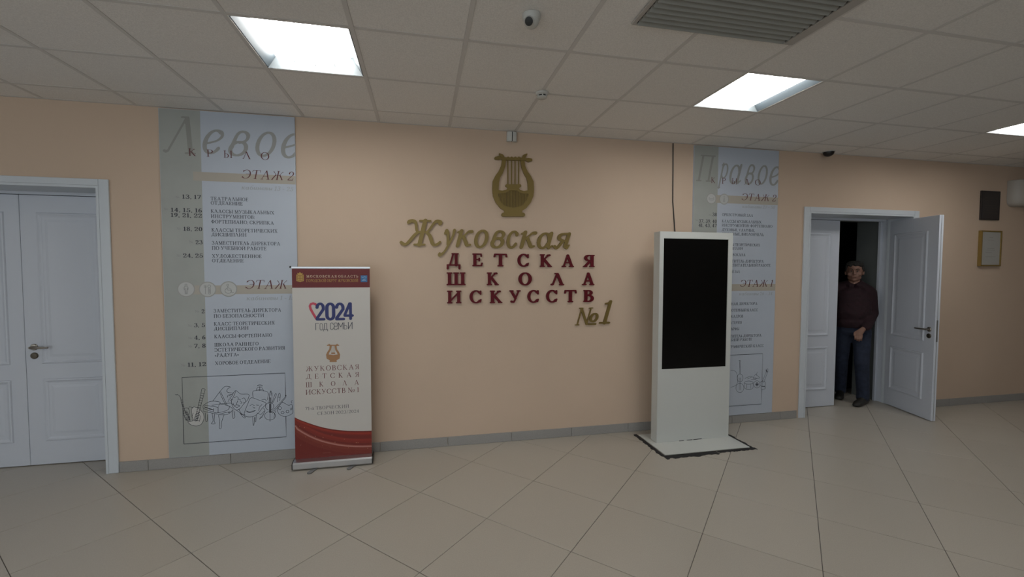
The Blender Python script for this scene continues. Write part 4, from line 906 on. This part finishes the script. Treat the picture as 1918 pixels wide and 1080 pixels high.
# the red wave and its light streak
W = lambda x, y: BT(540+x/5.14, 690+y/5.14)
top = [(50,470),(110,492),(200,525),(265,547),(330,565),(420,583),(500,592),(570,598),(640,600),(720,600),(800,597)]
TP = [W(*p) for p in top]; TP[0] = (bx0, TP[0][1]); TP[-1] = (bx1, TP[-1][1])
wave = mat('wave_red', (.16, .014, .008, 1), .5)
OB(flat('red_wave', TP+[(bx1, bz0), (bx0, bz0)], NY+.0004, wave, None))
def streak(pts, wd, m, yy): return OB(ribbons('wave_streak', [[W(*p) for p in pts]], wd, yy, m, None))
def grad_ribbon(name, pts, half, cols_, yy):
    """a soft-edged printed streak: colour bands laid side by side across its width"""
    for k, (off, wd, c) in enumerate(cols_):
        L = []
        for i, p in enumerate(pts):
            a = pts[max(i-1, 0)]; b = pts[min(i+1, len(pts)-1)]; d = Vector((b[0]-a[0], b[1]-a[1])).normalized()
            L.append(W(p[0]-d.y*off, p[1]+d.x*off))
        L[0] = (bx0+.0005, L[0][1]); L[-1] = (bx1-.0005, L[-1][1])
        ob = OB(ribbons(name, [L], wd, yy-.00008*k, c, None))
        for v in ob.data.vertices: v.co.x = min(max(v.co.x, bx0+.0003), bx1-.0003)
mid = [(50,548),(90,580),(140,612),(200,645),(260,672),(330,697),(400,715),(480,731),(560,741),(640,746),(720,747),(800,744)]
shades = [(-44, .022, mat('wave_a', (.21, .018, .009, 1), .5)), (-62, .016, mat('wave_b', (.24, .022, .011, 1), .5)), (30, .03, mat('wave_c', (.20, .030, .016, 1), .5)), (52, .03, mat('wave_d', (.18, .022, .012, 1), .5)),
          (0, .020, mat('wave_e', (.27, .065, .045, 1), .5)), (2, .012, mat('wave_f', (.36, .125, .095, 1), .5)), (3, .006, mat('wave_g', (.44, .20, .17, 1), .5))]
grad_ribbon('wave_streak', mid, 0, shades, NY+.0002)
up = [(50,478),(110,500),(200,534),(265,556),(330,575),(420,594),(500,604),(570,610),(640,613),(720,613),(800,610)]
grad_ribbon('wave_streak', up, 0, [(22, .012, mat('wave_h', (.20, .015, .007, 1), .5)), (14, .011, mat('wave_i', (.25, .020, .009, 1), .5)), (6, .010, mat('wave_j', (.30, .026, .010, 1), .5))], NY-.00035)
M_SPARK = mat('spark_print', (.55, .28, .16, 1), .5)
rr = random.Random(3)
mb = MB()
for x, y in [(108,555),(155,568),(165,657),(262,650),(335,662),(330,740),(402,755),(450,707),(540,678),(580,760),(655,712),(672,713),(765,765),(420,640),(300,690),(120,735)]:
    X, Z = W(x, y); r0 = rr.uniform(.0016, .0032); mb.add([(a, NY-.0006, b) for a, b in ring_pts(X, Z, r0, r0, 8)[:-1]], [tuple(range(8))])
OB(tag(mb.obj('spark_dots', M_SPARK), kind='stuff'))
OB(ribbons('small_print', [[W(332+8*k, 812-k*.6), W(337+8*k, 811.6-k*.6)] for k in range(10)]+[[W(330+8*k, 856-k*.85), W(335.5+8*k, 855.6-k*.85)] for k in range(32)], .0028, NY-.0006, mat('small_print_ink', (.30, .11, .08, 1), .5), None))
# cassette base and swing feet
prof = [(-.055, .010), (-.060, .018), (-.060, .055), (-.052, .066), (-.012, .074), (.030, .074), (.050, .062), (.052, .016), (.046, .010)]
nn = len(prof); mb = MB(); xa, xb = bx0-.006, bx1+.006
mb.add([(xa, NY+y, z) for y, z in prof]+[(xb, NY+y, z) for y, z in prof], [tuple(range(nn)), tuple(range(nn, 2*nn))]+[(i, (i+1) % nn, (i+1) % nn+nn, i+nn) for i in range(nn)])
OB(mb.obj('cassette_base', M_ALU))
for a, b in ((xa-.006, xa), (xb, xb+.008)): OB(MB().add([(a, NY+y*1.04, .002+z*.99) for y, z in prof]+[(b, NY+y*1.04, .002+z*.99) for y, z in prof], [tuple(range(nn)), tuple(range(nn, 2*nn))]+[(i, (i+1) % nn, (i+1) % nn+nn, i+nn) for i in range(nn)]).obj('end_cap', M_BLACK))
M_FOOT = mat('foot_grey', (.22, .22, .215, 1), .45, .6)
for u, v in ((584, 886), (658, 878)):
    d = (v-540)/FPX; ray = (u-959)/FPX*AX[0]-d*AX[1]+AX[2]; t = -CAM[2]/ray[2]; fx, fy = CAM[0]+t*ray[0], CAM[1]+t*ray[1]
    P = [(fx-.016+.022*math.cos(a)*.9, fy+.004+.022*math.sin(a)*.9) for a in [math.radians(k) for k in range(180, 361, 30)]]+[(fx+.035, NY-.03), (fx+.002, NY-.03)]
    k = len(P); OB(MB().add([(x, y, .0015) for x, y in P]+[(x, y, .009) for x, y in P], [tuple(range(k)), tuple(range(k, 2*k))]+[(i, (i+1) % k, (i+1) % k+k, i+k) for i in range(k)]).obj('foot', M_FOOT))

# ================================================================== INFORMATION KIOSK
kx0, kx1, ky0, ky1, kz = 2.868, 3.628, -.345, -.240, 1.967
kk = empty('information_kiosk', ((kx0+kx1)/2, -.35, 0)); tag(kk, 'white freestanding information kiosk with a black upright screen', 'kiosk')
def OK(ob): ob.parent = kk; ob.location = (-(kx0+kx1)/2, .35, 0); return ob
sx0, sx1, sz0, sz1 = 2.908, 3.583, .697, 1.905
c = MB().box(kx0, kx1, ky0+.02, ky1, .010, kz).obj('cabinet', M_KIOSK, bevel=.004); OK(c)
c = MB().box(kx0, sx0, ky0, ky0+.0195, .010, kz).box(sx1, kx1, ky0, ky0+.0195, .010, kz).box(sx0, sx1, ky0, ky0+.0195, .010, sz0).box(sx0, sx1, ky0, ky0+.0195, sz1, kz).obj('front_fascia', M_KIOSK); OK(c)
OK(MB().box(sx0+.0005, sx1-.0005, ky0+.006, ky0+.018, sz0+.0005, sz1-.0005).obj('screen', M_SCREEN))
OK(MB().box(2.805, 3.655, -.592, -.12, .004, .0095).obj('base_plate', M_KIOSK, bevel=.002))
# scuffs along the fascia's foot
OK(ribbons('scuff', [[(3.18, .013), (3.24, .013)], [(3.25, .0125), (3.34, .014)], [(3.10, .012), (3.15, .0125)]], .006, ky0-.0004, M_TAPE, None)); kk.children[0]
# rubber-black tape laid round the plate, ragged
def tape_poly(name, a, b, wid, seed):
    r = random.Random(seed); n = 26; A = Vector(a); B = Vector(b); d = (B-A).normalized(); nrm = Vector((d.y, -d.x)); v = []
    for i in range(n+1):
        p = A+(B-A)*i/n; wv = wid*(1+r.uniform(-.22, .22))
        q = p+nrm*wv; v += [(p.x, p.y), (q.x, q.y)]
    vs = [(x, y, .0006) for x, y in v]+[(x, y, .0035) for x, y in v]; N = len(v); f = []
    for i in range(n):
        a0, a1, a2, a3 = 2*i, 2*i+1, 2*i+3, 2*i+2
        f += [(N+a0, N+a1, N+a2, N+a3), (a0, a3, a2, a1), (a1, a2, N+a2, N+a1), (a0, N+a0, N+a3, a3)]
    f += [(0, 1, N+1, N), (2*n, 2*n+1, N+2*n+1, N+2*n)]
    return OK(MB().add(vs, f).obj(name, M_TAPE))
tape_poly('floor_tape', (2.800, -.09), (2.800, -.600), .034, 1)
tape_poly('floor_tape', (2.782, -.597), (3.30, -.597), .056, 2)
tape_poly('floor_tape', (3.31, -.597), (3.700, -.597), .036, 3)
tape_poly('floor_tape', (3.658, -.60), (3.658, -.16), .036, 4)

# ================================================================== THE MAN IN THE DOORWAY
def grow(name, chains, m, parent, voxel, smooth=6, post=None):
    """one closed skin grown over overlapping round sections: chain points are (x, y, z, rx, ry, rz)"""
    bm = bmesh.new()
    def ball(x, y, z, rx, ry, rz):
        M = Matrix.Translation((x, y, z)) @ Matrix.Diagonal((rx, ry, rz, 1))
        bmesh.ops.create_icosphere(bm, subdivisions=2, radius=1.04, matrix=M)
    for ch in chains:
        ch = [(p[0], p[1], p[2], p[3], p[4] if len(p) > 4 else p[3], p[5] if len(p) > 5 else p[3]) for p in ch]
        ball(*ch[0])
        for a, b in zip(ch[:-1], ch[1:]):
            L = math.dist(a[:3], b[:3]); n = max(1, int(L/(min(a[3], b[3], a[4], b[4])*.4)))
            for i in range(1, n+1):
                t = i/n; ball(*[a[k]+(b[k]-a[k])*t for k in range(6)])
    me = bpy.data.meshes.new('tmp'); bm.to_mesh(me); bm.free()
    o = bpy.data.objects.new('tmp', me); COL.objects.link(o)
    r = o.modifiers.new('r', 'REMESH'); r.mode = 'VOXEL'; r.voxel_size = voxel; r.use_smooth_shade = True
    sm = o.modifiers.new('s', 'SMOOTH'); sm.iterations = smooth; sm.factor = .5
    dg = bpy.context.evaluated_depsgraph_get(); out = bpy.data.meshes.new_from_object(o.evaluated_get(dg))
    bpy.data.objects.remove(o); bpy.data.meshes.remove(me)
    out.name = name; out.materials.clear(); out.materials.append(m)
    if post:
        for v in out.vertices: v.co = post(v.co)
    return link(name, out, parent)
PI_ = math.pi
PX, PY = 5.955, .405
man = empty('person', (PX, PY, 0), math.radians(-50.3))
tag(man, 'person in dark maroon jacket and blue jeans stepping through the half-open door', 'person')
M_SKIN = mat('skin', (.22, .115, .080, 1), .55); M_HAIR = mat('dark_hair', (.010, .008, .006, 1), .7, bump=(120, .8, .01))
M_JKT = mat('maroon_jacket', (.016, .003, .006, 1), .9, noise=(18, .25), bump=(14, .6, .02)); M_JEAN = mat('blue_denim', (.014, .020, .040, 1), .9, noise=(25, .25), bump=(12, .5, .02)); M_SHOE = mat('dark_shoe', (.016, .014, .011, 1), .6)
HZ = 1.600
hand = []
def fing(base, tip, mid, r): hand.append([(*base, r), (*mid, r*.97), (*tip, r*.85)])
hx, hy, hz = .070, -.215, .885       # near hand: palm, back of the hand outwards, fingers curled down and in
hand.append([(.100, -.195, .925, .027, .022, .026), (hx, hy, hz, .036, .018, .034), (hx-.010, hy-.004, hz-.028, .036, .016, .02)])
for k, (dx, ln_) in enumerate(((.031, .074), (.0105, .086), (-.010, .080), (-.030, .062))):
    b = (hx-.010+dx, hy-.008, hz-.038); m_ = (b[0]-.004, b[1]-.018, b[2]-ln_*.5); t_ = (b[0]-.004, b[1]+.002, b[2]-ln_*.80); hand.append([(*b, .0088), (*m_, .0082), (*t_, .0070)])
hand.append([(hx-.025, hy+.004, hz+.012, .011), (hx-.050, hy-.012, hz-.012, .010), (hx-.050, hy-.022, hz-.040, .0085)])
far_ = [[(-.27, .02, .90, .027, .022, .03), (-.275, .0, .845, .018, .036, .036)]]+[[(-.275, .024-.018*k, .82, .009), (-.270, .020-.018*k, .785, .0085), (-.262, .020-.018*k, .755, .0075)] for k in range(4)]+[[(-.27, -.03, .85, .010), (-.262, -.045, .82, .0095), (-.26, -.045, .795, .008)]]
body = [
    [(0, .012, HZ+.018, .083, .098, .108)], [(0, -.012, HZ-.045, .067, .074, .070)], [(0, -.052, HZ-.092, .030, .026, .022)],
    [(-.046, -.02, HZ-.066, .022, .03, .03), (0, -.045, HZ-.098, .026, .026, .022), (.046, -.02, HZ-.066, .022, .03, .03)],
    [(0, -.092, HZ+.012, .010, .010, .012), (0, -.108, HZ-.022, .013, .014, .012)], [(-.014, -.098, HZ-.026, .009, .010, .008), (.014, -.098, HZ-.026, .009, .010, .008)],
    [(-.045, -.080, HZ+.028, .014, .012, .007), (-.015, -.089, HZ+.026, .014, .010, .007)], [(.015, -.089, HZ+.026, .014, .010, .007), (.045, -.080, HZ+.028, .014, .012, .007)],
    [(-.044, -.058, HZ-.026, .026, .022, .026)], [(.044, -.058, HZ-.026, .026, .022, .026)],
    [(-.020, -.086, HZ-.056, .009, .008, .005), (0, -.091, HZ-.055, .010, .008, .0055), (.020, -.086, HZ-.056, .009, .008, .005)], [(-.016, -.085, HZ-.066, .009, .008, .005), (.016, -.085, HZ-.066, .009, .008, .005)],
    [(-.087, .012, HZ-.012, .010, .016, .028)], [(.087, .012, HZ-.012, .010, .016, .028)],
    [(0, .022, HZ-.06, .058, .060, .05), (0, .022, 1.44, .062, .062, .05)],
    [(-.13, .03, 1.37, .045), (0, .035, 1.39, .05), (.13, .03, 1.37, .045)], [(0, .0, 1.26, .145, .10, .14), (0, -.01, 1.06, .145, .11, .14), (0, 0, .94, .15, .105, .10)],
    [(.14, .03, 1.36, .045), (.185, .05, 1.10, .040), (.12, -.165, .945, .028)], [(-.19, .02, 1.38, .05), (-.25, .06, 1.12, .042), (-.27, .025, .91, .028)],
    [(.09, 0, .88, .085), (.10, -.12, .50, .056), (.125, -.075, .11, .040), (.115, -.14, .05, .032)], [(-.09, 0, .88, .085), (-.10, .03, .49, .056), (-.10, .16, .12, .040), (-.10, .10, .05, .032)],
]+hand+far_
grow('body', body, M_SKIN, man, .0044, 4)
for sx in (-1, 1):
    MB().lathe([(.010*math.cos(math.radians(a)), .0075*math.sin(math.radians(a))) for a in (-88, -60, -30, 0, 30, 60, 88)], (sx*.031, -.0835, HZ+.008), 14).obj('eye', mat('eye_white', (.09, .075, .065, 1), .3), man, smooth=True)
    MB().lathe([(.0055, -.0008), (.0055, .0), (.004, .0012)], (sx*.031, -.0932, HZ+.008), 12, 'y').obj('iris', mat('iris_dark', (.01, .007, .005, 1), .7), man)
    MB().tube([(sx*.014, -.0975, HZ+.030), (sx*.032, -.096, HZ+.036), (sx*.053, -.083, HZ+.030)], [.004, .0048, .003], 8).obj('eyebrow', M_HAIR, man, smooth=True)
MB().tube([(-.024, -.0935, HZ-.0605), (0, -.0985, HZ-.0610), (.024, -.0935, HZ-.0605)], [.0015, .0028, .0015], 8).obj('mouth', mat('lip_line', (.16, .05, .04, 1), .5), man, smooth=True)
grow('hair', [[(0, .034, HZ+.046, .087, .088, .082)], [(0, .065, HZ+.0, .078, .055, .085)], [(-.060, -.030, HZ+.094, .028, .030, .022), (-.02, -.052, HZ+.104, .034, .024, .020), (.03, -.050, HZ+.106, .032, .024, .018), (.062, -.028, HZ+.088, .026, .030, .026)],
    [(-.080, .012, HZ+.045, .014, .034, .045)], [(.080, .012, HZ+.045, .014, .034, .045)], [(-.02, -.01, HZ+.108, .052, .055, .028), (.02, .01, HZ+.112, .045, .055, .026)]]+[[(.084*math.cos(a)*math.cos(e), .012+.088*math.sin(a)*math.cos(e), HZ+.045+.082*math.sin(e), .017, .017, .017)] for a, e in [(R_.uniform(0, 2*PI_), R_.uniform(.35, 1.3)) for _ in range(46)]]+[[(sg*.082, -.022, HZ+.05, .010, .016, .034), (sg*.083, -.008, HZ+.012, .008, .012, .018)] for sg in (-1, 1)], M_HAIR, man, .007, 3)
grow('jacket', [[(-.175, .02, 1.375, .078), (-.10, .02, 1.42, .065), (0, .03, 1.42, .075), (.09, .02, 1.41, .062), (.145, .02, 1.355, .072)],
    [(-.015, .01, 1.27, .185, .135, .15), (-.015, -.02, 1.10, .195, .155, .15), (-.015, -.015, .985, .190, .150, .11)],
    [(.150, .02, 1.345, .074), (.185, .045, 1.10, .062), (.135, -.145, .955, .050), (.118, -.170, .940, .040)], [(-.195, .02, 1.37, .080), (-.255, .06, 1.12, .066), (-.272, .03, .95, .048)],
    [(-.06, .06, 1.475, .030), (0, .085, 1.485, .030), (.06, .06, 1.475, .030), (.070, .0, 1.465, .026), (.035, -.055, 1.43, .026)], [(-.06, .06, 1.475, .030), (-.070, .0, 1.465, .026), (-.035, -.055, 1.43, .026)]], M_JKT, man, .009, 4)
grow('jeans', [[(0, .0, .93, .180, .135, .085), (0, 0, .87, .178, .130, .08)], [(.09, 0, .86, .098), (.10, -.125, .50, .074), (.122, -.085, .14, .066), (.120, -.085, .085, .066)], [(-.09, 0, .86, .098), (-.10, .03, .49, .074), (-.10, .15, .14, .064), (-.10, .15, .09, .064)]], M_JEAN, man, .009, 4)
def flatten(c): return Vector((c.x, c.y, max(c.z, .002)))
grow('shoe', [[(.150, -.030, .045, .040, .042, .045), (.115, -.13, .048, .044, .05, .048), (.075, -.235, .030, .046, .05, .036), (.060, -.275, .024, .038, .03, .028)]], M_SHOE, man, .007, 3, flatten)
grow('shoe', [[(-.10, .20, .045, .038, .04, .045), (-.10, .10, .048, .042, .05, .048), (-.105, .0, .030, .046, .05, .036), (-.108, -.04, .024, .038, .03, .028)]], M_SHOE, man, .007, 3, flatten)
